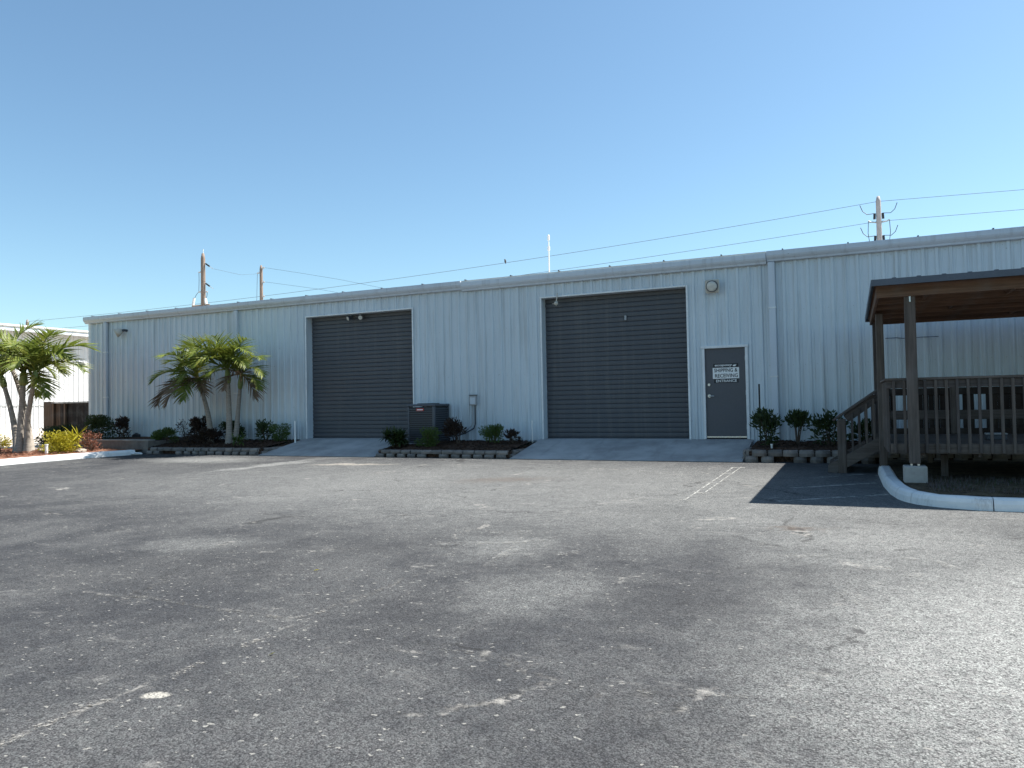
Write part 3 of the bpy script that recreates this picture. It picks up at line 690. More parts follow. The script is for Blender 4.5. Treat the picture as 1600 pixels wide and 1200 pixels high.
def planter(label, runs, h, skip=()):
    t = thing('planter_wall', label, 'retaining wall', (runs[0][0][0], runs[0][0][1], gz(16.1)))
    base = Vector(t.location); vs = [block_mesh(k, .285, h, .2) for k in range(5)]; vl = [block_mesh(k+20, .245, h, .2) for k in range(5)]; cnt = 0
    for ri, (p, q, rows) in enumerate(runs):
        P, Q = Vector((*p, 0)), Vector((*q, 0)); L = (Q-P).length; d = (Q-P).normalized(); ang = math.atan2(d.y, d.x)
        for row in range(rows):
            n = int(L/.30); off = .15 if row % 2 else 0
            for k in range(n):
                if (ri, row, k) in skip: continue
                c = P+d*(off+.15+k*.30*(L-off)/(n*.30)) + Vector((-d.y, d.x, 0))*(.03*row+random.uniform(-.006, .008))
                if (c-P).length > L+.02: continue
                o = link('block', random.choice(vs if row else vl), t, (c.x-base.x, c.y-base.y+random.uniform(-.015, .02), row*h), ang+random.uniform(-.12, .12)); cnt += 1
    return t
planter('garden block retaining wall in front of the middle palm cluster', [((-19.45, 16.06), (-15.12, 16.06), 2), ((-15.08, 16.2), (-15.03, 17.4), 2)], .098, {(0, 0, 2), (0, 0, 3)})
planter('garden block retaining wall in front of the air conditioner', [((-11.2, 16.10), (-7.46, 16.10), 2), ((-7.42, 16.25), (-7.40, 17.5), 2), ((-11.2, 17.5), (-11.22, 16.25), 2)], .092, {(0, 0, 5)})
planter('garden block retaining wall right of the entrance door', [((-2.06, 16.06), (3.5, 16.06), 2), ((-2.05, 17.5), (-2.08, 16.2), 2)], .124, {(0, 0, 2)})
t = thing('concrete_wall', 'low plain concrete retaining wall at far left corner of warehouse', 'retaining wall', (-21.4, 16.3, .1))
b = MB(); b.box(-1.75, 1.88, -.1, .1, 0, .42, .006); b.build('wall_face', M['block'], t)
b = MB(); b.box(-1.78, 1.91, -.115, .14, .421, .465, .008); b.build('cap', M['footing'], t)
b = MB(); b.box(1.70, 1.88, .102, 1.7, 0, .42); b.build('return_wall', M['block'], t)

# ------------------------------------------------------------------ deck and canopy on the right
DK = thing('wooden_deck', 'raised brown timber deck with baluster railing and steps', 'deck', (.5, 12.3, .2))
dl = Vector(DK.location)
def dbox(name, x0, x1, y0, y1, z0, z1, mat, c=.006, parent=None):
    cx, cy, cz = (x0+x1)/2, (y0+y1)/2, (z0+z1)/2; b = MB(); b.box(x0-cx, x1-cx, y0-cy, y1-cy, z0-cz, z1-cz, c)
    return b.build(name, mat, parent or DK, loc=(cx-dl.x, cy-dl.y, cz-dl.z))
U1 = 5.2; YB = 15.75
y = 12.36
while y < YB:
    dbox('deck_board', .53, U1, y, y+.132, .70, .736, M['grey_x'], .004); y += .138
dbox('rim_board', .5, U1, 12.312, 12.35, .60, .745, M['grey_x']); dbox('rim_board', .5, .538, 12.352, 14.2, .60, .745, M['grey_y']); dbox('rim_board', .5, U1, YB+.05, YB+.09, .50, .745, M['grey_x'])
for u in (.9, 1.6, 2.3, 3.0, 3.7, 4.4): dbox('joist', u, u+.04, 12.36, YB, .55, .698, M['grey_y'])
for u in (1.2, 3.2, 5.0):
    for y in (13.0, 15.4): dbox('support_post', u, u+.09, y, y+.09, .2, .549, M['grey_z'])
# front railing: balusters fixed to the rim and the rail, fascia board between them
k = 0; u = .56
bal = MB(); bal.box(-.019, .019, -.019, .019, -.525, .525, .004); balm = bal.mesh('baluster', M['grey_z'])
while u < U1:
    link('baluster', balm, DK, (u-dl.x, 12.29-dl.y, 1.135-dl.z)); u += .1335
y = 12.38
while y < 14.1:
    link('baluster', balm, DK, (.478-dl.x, y-dl.y, 1.135-dl.z)); y += .1335
dbox('top_rail', .46, U1, 12.31, 12.348, 1.55, 1.662, M['grey_x']); dbox('top_rail', .499, .537, 12.35, 14.2, 1.55, 1.662, M['grey_y'])
dbox('rail_cap', .44, U1, 12.27, 12.40, 1.664, 1.70, M['grey_x']); dbox('rail_cap', .44, .56, 12.402, 14.2, 1.664, 1.70, M['grey_y'])
# rear railing: top and bottom rails painted dark for canopy shade; dark screen boards, gaps
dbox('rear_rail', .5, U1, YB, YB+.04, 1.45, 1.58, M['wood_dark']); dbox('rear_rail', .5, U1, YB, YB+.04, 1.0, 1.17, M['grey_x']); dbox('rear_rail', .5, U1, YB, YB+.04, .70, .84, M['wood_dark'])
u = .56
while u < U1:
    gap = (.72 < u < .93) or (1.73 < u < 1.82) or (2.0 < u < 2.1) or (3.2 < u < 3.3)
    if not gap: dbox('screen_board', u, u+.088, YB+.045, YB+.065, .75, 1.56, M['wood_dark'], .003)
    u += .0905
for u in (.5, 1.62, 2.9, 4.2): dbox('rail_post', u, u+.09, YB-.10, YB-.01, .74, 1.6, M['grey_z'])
# a small bin standing on the deck
def kb(root, name, x0, x1, y0, y1, z0, z1, mat, c=.005):
    b = MB(); b.box(x0, x1, y0, y1, z0, z1, c); return b.build(name, mat, root)
BX = thing('storage_bin', 'small grey lidded bin on the deck near right edge', 'bin', (2.0, 13.6, .738))
kb(BX, 'body', -.13, .13, -.1, .1, 0, .08, M['ac_panel'], .012); kb(BX, 'lid', -.14, .14, -.11, .11, .081, .105, M['grey_box'], .01)
# steps down to the left
ST = DK
nst = 3; rise = .62/4; run = .27
for k in range(nst):
    z = .736-(k+1)*rise; x1 = .49-k*run
    dbox('tread', x1-run-.02, x1, 14.42, 15.55, z-.036, z, M['grey_y'])
for y in (14.36, 15.57):
    b = MB(); pts = [(-.42, .13), (-.30, .11), (.52, .58), (.52, .745), (.40, .745), (-.42, .25)]
    A = [(x, y-.02, z) for x, z in pts]; B = [(x, y+.02, z) for x, z in pts]
    b.poly(A); b.poly(list(reversed(B)))
    for i in range(len(pts)): b.quad(A[i], A[(i+1) % len(pts)], B[(i+1) % len(pts)], B[i])
    o = b.build('stringer', M['grey_x'], DK); o.location = -dl
for yy in (14.40, 15.6):
    dbox('newel_post', -.255, -.118, yy-.07, yy+.07, .10, 1.03, M['grey_z'], .008)
    Mx = lambda z: z
    def slope(name, x0, z0, x1, z1, w, h, mat):
        L = math.hypot(x1-x0, z1-z0); an = math.atan2(z1-z0, x1-x0); b = MB(); b.box(-L/2, L/2, -w/2, w/2, -h/2, h/2, .006)
        o = b.build(name, mat, DK, loc=((x0+x1)/2-dl.x, yy-dl.y, (z0+z1)/2-dl.z)); o.rotation_euler = (0, -an, 0); return o
    slope('handrail', -.32, 1.03, .42, 1.56, .14, .038, M['grey_x']); slope('rail_board', -.11, 1.06, .40, 1.43, .038, .14, M['grey_x'])
    for k in range(4):
        x = -.03+k*.115; zc = .3+k*.082
        dbox('stair_baluster', x, x+.036, yy-.05, yy-.014, zc, zc+.86, M['grey_z'], .003)
# canopy
CN = thing('wooden_canopy', 'flat timber framed canopy with grey metal roof over the deck', 'canopy', (.79, 12.15, .2))
dl = Vector(CN.location)
def cbox(name, x0, x1, y0, y1, z0, z1, mat, c=.006): return dbox(name, x0, x1, y0, y1, z0, z1, mat, c, CN)
CU0, CU1, CY0, CY1 = .31, 5.3, 11.75, 17.25
cbox('post', .72, .86, 12.08, 12.22, .47, 3.08, M['grey_z'], .01); cbox('post', 4.7, 4.84, 12.08, 12.22, .47, 3.08, M['grey_z'], .01)
for u0 in (.645, 4.625):
    b = MB(); b.box(-.147, .147, -.147, .147, 0, .245, .012); b.build('concrete_footing', M['footing'], CN, loc=(u0+.145-dl.x, 12.15-dl.y, .195-dl.z))
    for dx in (-.045, .045):
        b = MB(); b.box(dx-.014, dx+.014, -.05, .05, .24, .28); b.build('post_bracket', M['steel'], CN, loc=(u0+.145-dl.x, 12.15-dl.y, .195-dl.z))
for y in (14.3, 16.3):
    cbox('post', .40, .52, y-.06, y+.06, .2, 2.86 if y < 15 else 2.97, M['grey_z'], .01); cbox('post', 4.7, 4.82, y-.06, y+.06, .2, 2.97, M['grey_z'], .01)
b = MB(); b.box(.40, .52, 14.24, 14.36, .12, .22, .01); o = b.build('post_base', M['footing'], CN); o.location = -dl
cbox('front_beam', .36, 5.25, 12.03, 12.075, 2.86, 3.035, M['wood_x'])
cbox('rear_beam', .36, 5.25, 16.45, 16.49, 2.86, 3.035, M['wood_x'])
for u in (.36, 5.21): cbox('rafter', u, u+.04, 12.08, 16.44, 2.865, 3.033, M['wood_y'])
for y in (12.75, 13.55, 14.35, 15.1, 15.85): cbox('joist', .405, 5.205, y, y+.04, 2.845, 3.034, M['wood_x'])
for u, y0, y1 in ((1.0, 12.08, 12.745), (2.05, 12.08, 12.745), (1.5, 13.6, 14.34), (2.6, 15.15, 15.84)): cbox('blocking', u, u+.04, y0, y1, 2.87, 3.03, M['wood_y'])
cbox('roof_sheathing', CU0+.03, CU1-.03, CY0+.03, CY1-.03, 3.037, 3.052, M['ply'], .002)
b = MB(); b.box(CU0, CU1, CY0, CY1, 3.054, 3.075); 
b.box(CU0-.004, CU1, CY0-.018, CY0-.002, 2.998, 3.088); b.box(CU0-.02, CU0-.005, CY0-.018, CY1, 2.998, 3.088); b.box(CU1+.001, CU1+.015, CY0, CY1, 2.998, 3.088); b.box(CU0, CU1, CY1+.002, CY1+.016, 2.998, 3.088)
x = CU0+.25
while x < CU1:
    b.box(x, x+.05, CY0-.01, CY1, 3.076, 3.100); x += .305
o = b.build('roof_sheet', M['canopy_metal'], CN); o.location = -dl
b = MB()
b.box(.78, .80, 12.062, 12.079, 2.78, 3.02); o = b.build('strap_tie', M['steel'], CN); o.location = -dl
b = MB(); Mx = Matrix.Translation((2.2, 12.5, 2.93)) @ Matrix.Rotation(R(40), 4, 'Z'); b.box(-.4, .4, -.02, .02, -.05, .05, .004, Mx); o = b.build('knee_brace', M['wood_x'], CN); o.location = -dl

# ------------------------------------------------------------------ left neighbour building and fence
NB = thing('warehouse', 'sunlit white ribbed metal building behind the left palms', 'building', (-46, 12, 0))
for k in range(34):
    me = panel_mesh(0, 3, 6.55, .0, (), .33, .045, M['white_wall']) if k == 0 else me
    link('wall_panel', me, NB, (-.0025 if k % 2 else 0, k*.99, 0), R(90))
b = MB(); b.box(.046, .07, -.2, 34, 1.93, 1.99); b.build('girt_trim', M['grey_box'], NB)
b = MB(); b.box(-30, -.02, 0, 34, 0, 6.5); b.build('building_body', M['white_wall'], NB)
b = MB(); b.box(-30.5, .82, -.6, 34.6, 6.56, 6.66); b.build('roof', M['roof'], NB)
b = MB(); b.box(.80, .90, -.6, 34.6, 6.64, 6.74, .01); b.build('roof_edge', M['trim'], NB); b = MB(); b.box(.70, .83, -.6, 34.6, 6.36, 6.555, .02); b.build('gutter', M['gutter'], NB); b = MB(); b.box(.02, .69, -.6, 34.6, 6.50, 6.54); b.build('soffit', M['grey_box'], NB)
FN = thing('wooden_fence', 'brown board enclosure fence between white building and warehouse', 'fence', (-28.3, 19, .2))
kb(FN, 'corner_board', -.25, .24, -.03, .05, 0, 1.67, M['fence_wood'])
for k in range(25): kb(FN, 'fence_board', .36+k*.148, .36+k*.148+.142, .02, .045, .03, 1.60, M['wood_dark'] if k > 1 else M['fence_wood'], .003)
for x in (.30, .98, 2.6): kb(FN, 'fence_post', x, x+.09, -.075, .016, 0, 1.60, M['fence_wood'])
kb(FN, 'cap_rail', .245, 4.1, -.08, .10, 1.605, 1.645, M['footing'])

# ------------------------------------------------------------------ poles and wires
def pole(name, label, loc, h, r, mat):
    t = thing(name, label, 'utility pole', loc)
    b = MB(); b.tube([(0, 0, 0), (0, 0, h-.3), (0, 0, h)], [r*1.5, r, r*.55], 10); b.build('pole_shaft', mat, t, True); return t
def seg(t, name, pts, rad, mat, n=6):
    b = MB(); b.tube(pts, rad, n); return b.build(name, mat, t)
DV = Vector((44.88, 7.17, 0)).normalized()
p3 = pole('utility_pole', 'pale utility pole with insulators behind warehouse above porch', (1.9, 53.56, 0), 14.4, .15, M['pole_conc'])
for z in (13.05, 11.6):
    for s in (-1, 1):
        o = DV*s
        seg(p3, 'bracket_arm', [tuple(o*.1+Vector((0, 0, z-.35))), tuple(o*.5+Vector((0, 0, z-.28))), tuple(o*.62+Vector((0, 0, z-.20)))], .045, M['grey_box'])
        seg(p3, 'insulator', [tuple(o*.24+Vector((0, 0, z+.25))), tuple(o*.26+Vector((0, 0, z-.12)))], .075, M['insul'], 8)
        seg(p3, 'jumper_wire', [tuple(o*1.1+Vector((0, 0, z+.85))), tuple(o*.95+Vector((0, 0, z+.45))), tuple(o*.7+Vector((0, 0, z+.22))), tuple(o*.27+Vector((0, 0, z+.25)))], .022, M['wire'])
        seg(p3, 'drop_wire', [tuple(o*.62+Vector((0, 0, z-.2))), tuple(o*.66+Vector((0, 0, z-1.0))), tuple(o*.55+Vector((0, 0, z-1.9)))], .02, M['wire'])
p1 = pole('utility_pole', 'brown wooden utility pole with dark insulators above left palms', (-35.43, 33.35, 0), 10.9, .125, M['pole_wood'])
for k, z in enumerate((10.15, 8.95, 7.75)):
    seg(p1, 'insulator', [(.16, .05, z+.12), (.40, .12, z-.06)], .05, M['insul'], 8); seg(p1, 'insulator_rod', [(.08, 0, z+.18), (.62, .2, z-.22)], .015, M['grey_box'])
for z, s in ((9.78, -1), (8.58, -1), (8.55, 1)):
    seg(p1, 'bracket_arm', [(.05*s, 0, z), (.36*s, 0, z)], .04, M['grey_box'])
seg(p1, 'drop_wire', [(-.34, 0, 9.76), (-.33, 0, 9.3), (-.36, 0, 8.6), (-.55, 0, 8.45), (-.72, 0, 8.22)], .014, M['wire']); seg(p1, 'drop_wire', [(.33, 0, 8.53), (.3, 0, 8.3), (.14, 0, 8.0)], .014, M['wire'])
seg(p1, 'cutout', [(-.74, 0, 8.25), (-.8, -.05, 7.8)], .075, M['white_paint'], 8); seg(p1, 'cutout', [(.16, 0, 8.15), (.28, -.05, 7.8)], .08, M['white_paint'], 8)
seg(p1, 'crossarm', [(-.9, 0, 7.76), (.5, 0, 7.76)], .05, M['pole_wood']); seg(p1, 'lightning_spike', [(.02, 0, 10.85), (.02, 0, 11.15)], .02, M['white_paint'])
p2 = pole('utility_pole', 'thin far wooden utility pole right of the insulator pole', (-42.98, 46.39, 0), 13.0, .12, M['pole_wood'])
for z in (12.75, 11.6, 10.45): seg(p2, 'insulator', [(.1, 0, z), (.30, .05, z+.06)], .06, M['grey_box'])
seg(p2, 'bracket_arm', [(-.05, 0, 12.4), (-.42, 0, 12.4)], .045, M['grey_box']); seg(p2, 'drop_wire', [(-.4, 0, 12.36), (-.46, 0, 11), (-.52, 0, 9)], .014, M['wire'])
pf = pole('utility_pole', 'short far pole top just above white building roof', (-66.3, 42.6, 0), 9.75, .13, M['pole_wood'])
seg(pf, 'insulator', [(0, 0, 9.5), (.25, -.1, 9.6)], .05, M['grey_box'])
am = pole('antenna_mast', 'slim white mast rising behind the middle of the warehouse roof', (-14.59, 37.3, 0), 10.3, .035, M['white_paint'])
am['category'] = 'mast'
seg(am, 'tip', [(0, 0, 10.2), (0, 0, 10.42), (0, 0, 10.5)], [.07, .07, .03], M['white_paint'], 8); seg(am, 'collar', [(0, 0, 9.65), (0, 0, 9.85)], .075, M['white_paint'], 8)
A3, DIR = Vector((1.9, 53.56, 0)), Vector((-44.88, -7.17, 0))
def cable(label, f, s0, s1, n=40, rad=.013, base=A3, dr=DIR):
    b = MB(); b.tube([tuple(base+dr*(s0+(s1-s0)*i/n)+Vector((0, 0, f(s0+(s1-s0)*i/n)))) for i in range(n+1)], rad, 5)
    return tag(b.build('power_line', M['wire']), label, 'cable')
cable('upper power line sagging left from the pale pole', lambda s: 14.07-4.78*s+1.21*s*s, 0, 1.518); cable('upper power line running right from the pale pole', lambda s: 14.07-.3*s*0+.05*s, -.6, 0, 12)
cable('lower power line sagging left from the pale pole', lambda s: 12.78-4.30*s+1.08*s*s, 0, 1.518); cable('lower power line running right from the pale pole', lambda s: 12.78-.3*s, -.6, 0, 12)
def free(label, pts, rad=.012):
    b = MB(); b.tube(pts, rad, 4); tag(b.build('power_line', M['wire']), label, 'cable')
free('thin upper wire descending right from the thin far pole', [(-42.7, 46.4, 12.8), (-39.5, 46.9, 12.15), (-36, 47.5, 11.4), (-30, 48.5, 9.9)]); free('thin lower wire descending right from the thin far pole', [(-42.7, 46.4, 11.65), (-38, 47.2, 10.8), (-32, 48, 9.4)])
free('thin wire between the insulator pole and thin far pole', [(-34.85, 33.5, 9.95), (-36, 37, 10.2), (-39, 41.5, 11.2), (-42.9, 46.2, 12.5)], .008)
s = .551; bp = A3+DIR*s; bz = 14.07-4.78*s+1.21*s*s
t = thing('bird', 'small dark bird perched on the upper power line', 'bird', (bp.x, bp.y, bz+.02))
b = MB(); b.tube([(.03, 0, -.09), (.01, 0, .0), (0, 0, .07), (-.01, 0, .15), (-.02, 0, .19), (-.03, 0, .23), (-.05, 0, .25)], [.02, .04, .075, .07, .05, .05, .02], 10); b.build('body', M['bird'], t, True)
b = MB(); b.tube([(-.05, 0, .24), (-.12, 0, .235)], [.015, .003], 6); b.build('beak', M['black'], t)

# ------------------------------------------------------------------ palms
def frond_mesh(seed, L, a0, a1, mat, nl=23, ll=.46):
    r = random.Random(seed); b = MB(); N = 14; pts = []; p = Vector((0, 0, 0)); tang = []
    side = r.uniform(-.25, .25)
    for i in range(N+1):
        s = i/N; a = R(a0+(a1-a0)*s**1.25); t = Vector((math.cos(a), side*s, math.sin(a))).normalized(); pts.append(p.copy()); tang.append(t); p = p+t*(L/N)
    b.tube(pts, [.022*(1-.85*i/N)+.003 for i in range(N+1)], 5)
    for sd in (-1, 1):
        for k in range(nl):
            s = .16+.84*(k+r.uniform(-.3, .3))/nl; s = min(max(s, .1), .999); x = s*N; i = min(int(x), N-1); f = x-i
            o = pts[i].lerp(pts[i+1], f); t = tang[i].lerp(tang[i+1], f).normalized()
            lat = Vector((0, 0, 1)).cross(t).normalized()*sd; up = t.cross(lat)*sd
            if up.z < 0: up = -up
            l = ll*L*(.35+.65*math.sin(math.pi*min(1, s*.85+.15)))*r.uniform(.8, 1.1)*(.75 if s > .85 else 1)
            fw = .55+.5*s; d = (t*fw+lat*(1.0-.25*s)+up*r.uniform(.25, .7)).normalized(); w = r.uniform(.020, .031)
            wd = (t - d*t.dot(d)).normalized(); q = o.copy(); prev = None; dd = d.copy(); ns = 4
            for j in range(ns+1):
                ww = w*(1-.9*(j/ns)**1.6)*(.6 if j == 0 else 1)
                A, Bv = q-wd*ww, q+wd*ww
                if prev: b.quad(prev[0], prev[1], Bv, A)
                prev = (A, Bv); dd = (dd+Vector((0, 0, -.06-.13*r.random()))).normalized(); q = q+dd*(l/ns)
    return b.mesh('frond', mat)
FM = {}
def fm(kind, v):
    if (kind, v) not in FM:
        a0, a1, L = {'up': (78, 5, 1.45), 'arch': (58, -42, 1.6), 'out': (35, -62, 1.55), 'low': (5, -78, 1.45), 'dry': (-5, -85, 1.4)}[kind]
        FM[kind, v] = frond_mesh(hash_(kind)+v, L, a0, a1, M['frond_dry'] if kind == 'dry' else M['frond'])
    return FM[kind, v]
def hash_(k): return {'up': 10, 'arch': 20, 'out': 30, 'low': 40, 'dry': 50}[k]
def palm(label, base, stems, seed, avoid=None, sc=1.):
    r = random.Random(seed); t = thing('palm_tree', label, 'palm tree', base); B = Vector(base)
    for (x0, y0, x1, y1, z1, bend, rr, crown) in stems:
        P0 = Vector((x0, y0, -.1)); P1 = Vector((x1, y1, z1-B.z)); pts = []; rad = []
        n = 22
        for i in range(n+1):
            s = i/n; p = P0.lerp(P1, s)+Vector((bend[0], bend[1], 0))*math.sin(math.pi*s); pts.append(p)
            rad.append(rr*(1.35-.35*min(1, s*5))*(1-.42*s)*(1+(.035 if i % 2 else -.02)))
        b = MB(); b.tube(pts, rad, 12); b.build('trunk', M['trunk'], t, True)
        d = (pts[-1]-pts[-3]).normalized()
        b = MB(); b.tube([pts[-1], pts[-1]+d*.12, pts[-1]+d*.35, pts[-1]+d*.5], [rr*.72, rr*.95, rr*.75, rr*.35], 10); b.build('crownshaft', M['shaft'], t, True)
        top = pts[-1]+d*.42
        for j, (kind, az, s_) in enumerate(crown):
            o = link('frond', fm(kind, r.randrange(3)), t, top+Vector((0, 0, r.uniform(-.06, .06))), R(az+r.uniform(-8, 8)))
            o.rotation_euler = (R(r.uniform(-14, 14)), R(r.uniform(-8, 8)), R(az+r.uniform(-8, 8))); k = s_*sc*r.uniform(.92, 1.08); o.scale = (k, k, k)
    return t
C1 = [('up', 20, 1.0), ('up', 150, .95), ('up', 260, .9), ('arch', -20, 1.1), ('arch', 55, 1.0), ('arch', 120, 1.), ('arch', 200, 1.05), ('arch', 300, 1.), ('out', 0, 1.05), ('out', 80, .9), ('out', 170, 1.), ('out', 235, .95), ('out', 325, 1.0), ('low', 40, .8), ('low', 190, .85)]
def crown(seed, n_up=3, n_arch=5, n_out=5, n_low=2, n_dry=0, lo=0, hi=360, s=1.):
    r = random.Random(seed); c = []
    for kind, n in (('up', n_up), ('arch', n_arch), ('out', n_out), ('low', n_low), ('dry', n_dry)):
        o = r.uniform(0, 360)
        for k in range(n): c.append((kind, lo+((o+k*360/n) % 360)*(hi-lo)/360., s*r.uniform(.85, 1.12)))
    return c
palm('three trunked palm in sunlit red mulch at far left', (-23.0, 14.6, .25), [
    (-.02, -.05, .07, 0, 2.28, (0, 0), .125, crown(1, 2, 4, 4, 1, 0, 0, 360, 1.12)), (.20, .05, .70, -.1, 2.25, (-.12, 0), .10, crown(2, 2, 4, 4, 1, 0, 0, 360, 1.1)), (-.24, .02, -.98, .1, 2.25, (.12, 0), .105, crown(3, 2, 4, 4, 1)), (-.1, .35, -1.9, .9, 2.9, (.2, 0), .10, crown(8, 2, 4, 3, 1))], 11)
palm('leaning three trunked palm cluster against warehouse wall', (-17.1, 17.0, .42), [
    (.04, 0, .12, -.1, 2.22, (.02, 0), .10, crown(4, 3, 4, 3, 1, 1, 165, 375, 1.0)), (.22, .06, .44, .05, 2.05, (0, 0), .085, crown(5, 2, 3, 2, 1, 1, 185, 368, .82)), (-.80, .1, -1.05, .0, 2.02, (.1, 0), .095, crown(6, 2, 4, 3, 1, 4, 165, 350, .95))], 12)

# ------------------------------------------------------------------ shrubs
def shrub(label, x, y, z, w, h, n, lf, mat, stems=4, seed=1, dep=None, base=.12, clumps=6, up=.3, asp=.42, flat=False):
    r = random.Random(seed); t = thing('shrub', label, 'shrub', (x, y, z)); b = MB(); dep = dep or w*.8
    cl = []
    for k in range(clumps):
        a = r.uniform(0, 6.28); rad = math.sqrt(r.random())*.62
        zc = base*h+(1-base)*h*r.uniform(.14, .78); cl.append((math.cos(a)*rad*w/2, math.sin(a)*rad*dep/2, zc, r.uniform(.55, .9)))
    n = int(n*1.7)
    for k in range(n):
        cx, cy, cz, cs = cl[k % clumps]; v = Vector((r.gauss(0, 1), r.gauss(0, 1), r.gauss(0, 1))).normalized()*(r.random()**.45)
        p = Vector((cx+v.x*w*.38*cs, cy+v.y*dep*.36*cs, cz+v.z*h*.36*cs))
        if flat: p.z = min(p.z, h*.97+r.uniform(-.02, .01))
        p.z = min(max(p.z, .02), h*1.0); p.x = max(-w*.55, min(w*.55, p.x))
        out = Vector((p.x, p.y, (p.z-h*.35)*.8)).normalized(); d = (out+Vector((r.gauss(0, .55), r.gauss(0, .55), r.gauss(up, .45)))).normalized()
        s = d.cross(Vector((r.gauss(0, 1), r.gauss(0, 1), r.gauss(0, 1)))).normalized(); l = lf*r.uniform(.6, 1.25); nn = d.cross(s)*l*.12
        wv = s*l*asp*.5; m1 = p+d*l*.45
        b.quad(p, m1-wv+nn, p+d*l-nn, m1+wv+nn)
    b.build('foliage', mat, t)
    b = MB()
    for k in range(stems):
        cx, cy, cz, _ = cl[k % clumps]; b.tube([(cx*.12, cy*.12, -.06), (cx*.5, cy*.5, cz*.5), (cx, cy, cz*1.05)], [.018, .012, .006], 5)
    b.build('stem', M['stem'], t); return t
def sword(label, x, y, z, w, h, n, mat, seed, lw=.02):     # upright strap leaves from several heads
    r = random.Random(seed); t = thing('shrub', label, 'shrub', (x, y, z)); b = MB(); st = MB()
    heads = [(r.uniform(-.25, .25)*w, r.uniform(-.25, .25)*w, h*r.uniform(.25, .62)) for _ in range(7)]
    for hx_, hy_, hz in heads: st.tube([(hx_*.2, hy_*.2, -.06), (hx_*.7, hy_*.7, hz*.6), (hx_, hy_, hz)], [.016, .014, .010], 5)
    for k in range(n):
        hx_, hy_, hz = heads[k % 7]; a = r.uniform(0, 6.28); e = R(r.uniform(-15, 78)); l = h*r.uniform(.32, .48)
        d = Vector((math.cos(a)*math.cos(e), math.sin(a)*math.cos(e), math.sin(e))); q = Vector((hx_, hy_, hz)); s = Vector((-math.sin(a), math.cos(a), 0)); prev = None
        for j in range(4):
            ww = lw*(.6, 1, .8, .05)[j]; A, Bv = q-s*ww, q+s*ww
            if prev: b.quad(prev[0], prev[1], Bv, A)
            prev = (A, Bv); d = (d+Vector((0, 0, -.22))).normalized(); q = q+d*l/3
    b.build('foliage', mat, t); st.build('stem', M['stem'], t); return t
G, DKL, BU = M['leaf_green'], M['leaf_dark'], M['leaf_burg']
shrub('dark green hedge behind the low concrete wall', -22.75, 16.95, .5, 1.5, .82, 1500, .08, DKL, 6, 21, .7, .05, 12, flat=True)
shrub('burgundy leaved bush at right end of the dark hedge', -22.0, 17.3, .5, .55, .72, 260, .12, BU, 4, 22)
shrub('broad green bush beside low concrete wall end', -19.62, 16.9, .36, 1.05, .58, 1000, .07, G, 5, 23, .8, .05, 9, flat=True)
shrub('grey twiggy bush right of the broad green bush', -19.15, 17.3, .42, .72, .70, 190, .06, M['leaf_twig'], 9, 24, .5, .1, 9)
shrub('tall burgundy bush left of the leaning palm trunk', -18.62, 17.25, .42, .72, .80, 330, .13, BU, 5, 25)
shrub('low wide burgundy ground shrub under the leaning palm', -17.95, 16.95, .38, 1.25, .48, 700, .09, BU, 6, 26, .8, .02, 10)
shrub('dark green bush behind the leaning palm trunks', -17.5, 17.55, .42, .9, .62, 500, .09, DKL, 5, 27, .5)
sword('small spiky green plant at foot of leaning palm', -16.2, 16.6, .33, .72, .50, 90, G, 28, .022)
shrub('open dark bush left of the left roll-up door', -15.97, 17.35, .44, .72, .72, 240, .11, DKL, 8, 29, .5, .1, 9)
shrub('rounded green bush nearest the left roll-up door', -15.42, 17.4, .44, .62, .50, 560, .07, G, 4, 30, .5)
sword('dark spiky bush left of the air conditioner', -10.92, 16.7, .34, .78, .74, 420, DKL, 31, .03)
shrub('green bush in front of the air conditioner', -10.02, 16.75, .35, .70, .52, 800, .065, G, 4, 32, .5, .03, 8, flat=True)
shrub('burgundy bush right of the air conditioner', -9.30, 17.15, .42, .80, .66, 420, .10, BU, 7, 33, .6)
shrub('boxy green bush right of the disconnect box', -8.34, 17.25, .42, .76, .50, 850, .06, G, 5, 34, .5, .03, 9, flat=True)
shrub('small burgundy plant nearest the right roll-up door', -7.78, 17.2, .42, .42, .40, 150, .09, BU, 4, 35)
shrub('dark bush beside stake right of the entrance door', -1.66, 16.9, .44, .62, .74, 480, .10, DKL, 6, 36, .5)
shrub('leggy dark bush between the stake and porch steps', -1.10, 17.2, .44, .52, .70, 230, .11, DKL, 6, 37, .4, .45, 7)
shrub('sparse dark bush behind the porch steps', -.45, 17.0, .44, .75, .76, 300, .11, DKL, 8, 38, .5, .1, 8)
shrub('dark bush hidden behind the porch stair railing', .25, 17.1, .44, .7, .7, 260, .11, DKL, 6, 39, .5)
shrub('bright yellow green bush in sunlit red mulch', -21.5, 14.65, .24, 1.45, .66, 1700, .075, M['leaf_yellow'], 6, 40, 1.0, .03, 12)
sword('yellow green shoot rising behind the yellow bush', -21.2, 15.0, .25, .8, .95, 60, M['leaf_yellow'], 41, .022)
shrub('dried reddish bush beside the low concrete wall', -21.1, 15.5, .26, .85, .62, 420, .06, M['leaf_dried'], 14, 42, .7, .05, 12)
shrub('small yellow bush at the very left edge', -25.3, 15.3, .26, .9, .6, 700, .07, M['leaf_yellow'], 5, 43, .8)
shrub('dark hedge in front of the brown fence', -25.6, 17.6, .27, 2.6, .72, 1500, .09, DKL, 8, 44, .7, .03, 14)
shrub('dark low bush behind the far left palm trunks', -24.6, 16.9, .27, 1.2, .62, 700, .10, BU, 6, 45, .7)
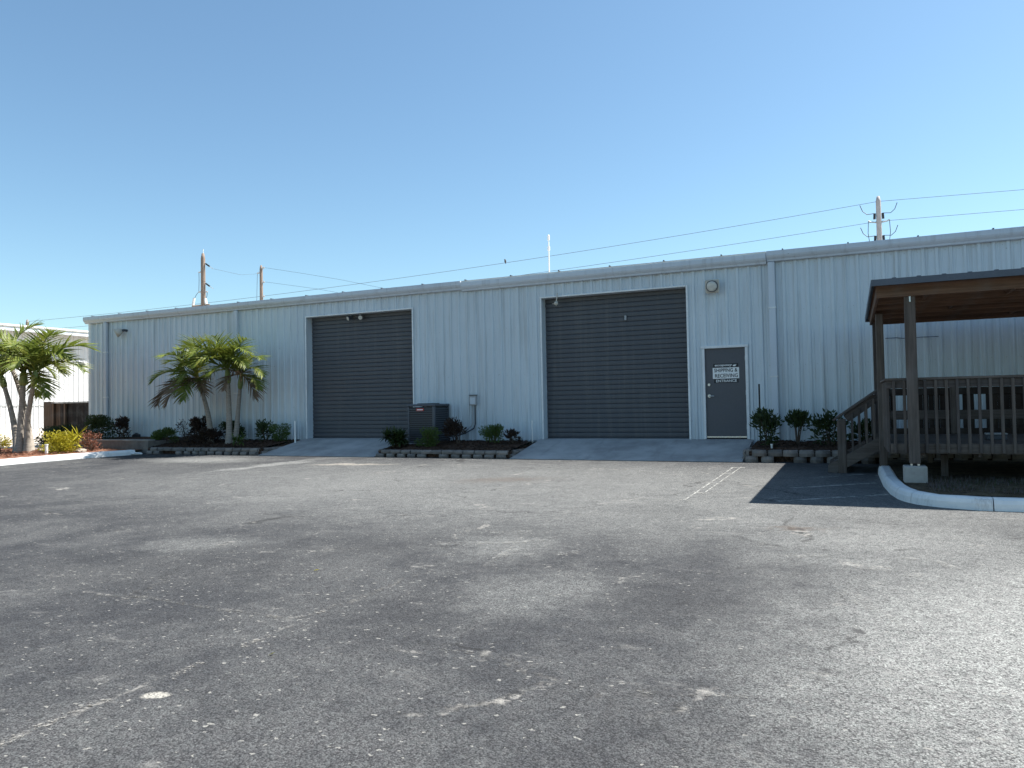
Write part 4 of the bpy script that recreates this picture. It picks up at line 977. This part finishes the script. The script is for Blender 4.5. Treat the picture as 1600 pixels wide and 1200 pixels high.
def post(name, label, cat, x, y, z0, z1, r, mat, capr=None):
    t = thing(name, label, cat, (x, y, z0)); b = MB(); cyl(b, 0, 0, -.05, z1-z0, r, 10); b.build('pipe', mat, t)
    b = MB(); cyl(b, 0, 0, z1-z0, z1-z0+.03, capr or r*1.25, 10); b.build('cap', mat, t)
post('standpipe', 'short white pipe in front of the yellow bush', 'pipe', -21.25, 14.2, .22, .50, .04, M['white_paint'])
post('standpipe', 'white pipe left of the left roll-up door', 'pipe', -14.98, 17.5, .42, 1.03, .025, M['white_paint'])
post('standpipe', 'thin white pipe left of the right roll-up door', 'pipe', -7.50, 17.75, .42, .97, .016, M['white_paint'])
post('garden_stake', 'thin dark upright stake right of the entrance door', 'stake', -1.86, 17.3, .42, 1.74, .018, M['black'], .019)
post('marker_peg', 'tiny white peg in front of the staked bush', 'peg', -1.55, 16.45, .38, .47, .02, M['white_paint'])
def rock(label, x, y, z, s, seed, mat):
    import bmesh
    r = random.Random(seed); bm = bmesh.new(); bmesh.ops.create_icosphere(bm, subdivisions=2, radius=1)
    for v in bm.verts: v.co = Vector((v.co.x*s[0], v.co.y*s[1], v.co.z*s[2]))*r.uniform(.8, 1.15)
    me = bpy.data.meshes.new('rock'); bm.to_mesh(me); bm.free(); me.materials.append(mat); o = link('rock', me, None, (x, y, z)); tag(o, label, 'rock'); return o
rock('flat pale rock beside the yellow bush on its right', -20.9, 15.0, .27, (.22, .16, .09), 1, M['rock']); rock('pale rock left of the yellow bush', -22.4, 14.9, .27, (.25, .15, .09), 2, M['rock'])
rock('dark rock against the wall behind low concrete wall', -21.95, 17.75, .56, (.16, .12, .16), 3, M['black']); rock('white broken kerb lump at end of left kerb', -19.45, 15.72, .17, (.22, .12, .05), 4, M['kerb'])
rock('long flat pale rock behind the far left palm', -24.1, 15.5, .27, (.5, .16, .10), 5, M['rock'])

def leaf_litter(label, x, y, a, l, mat):
    b = MB(); z = .006; b.quad((-l, 0, z), (0, -l*.4, z+.012), (l, 0, z+.008), (0, l*.4, z)); o = b.build('fallen_leaf', mat, None, False, (x, y, gz(y)), a); tag(o, label, 'leaf')
leaf_litter('small yellow fallen leaf on open asphalt in middle distance', -4.30, 5.28, .6, .028, M['leaf_yellow']); leaf_litter('small yellow fallen leaf on near asphalt', -3.09, 3.39, 1.2, .024, M['leaf_yellow'])
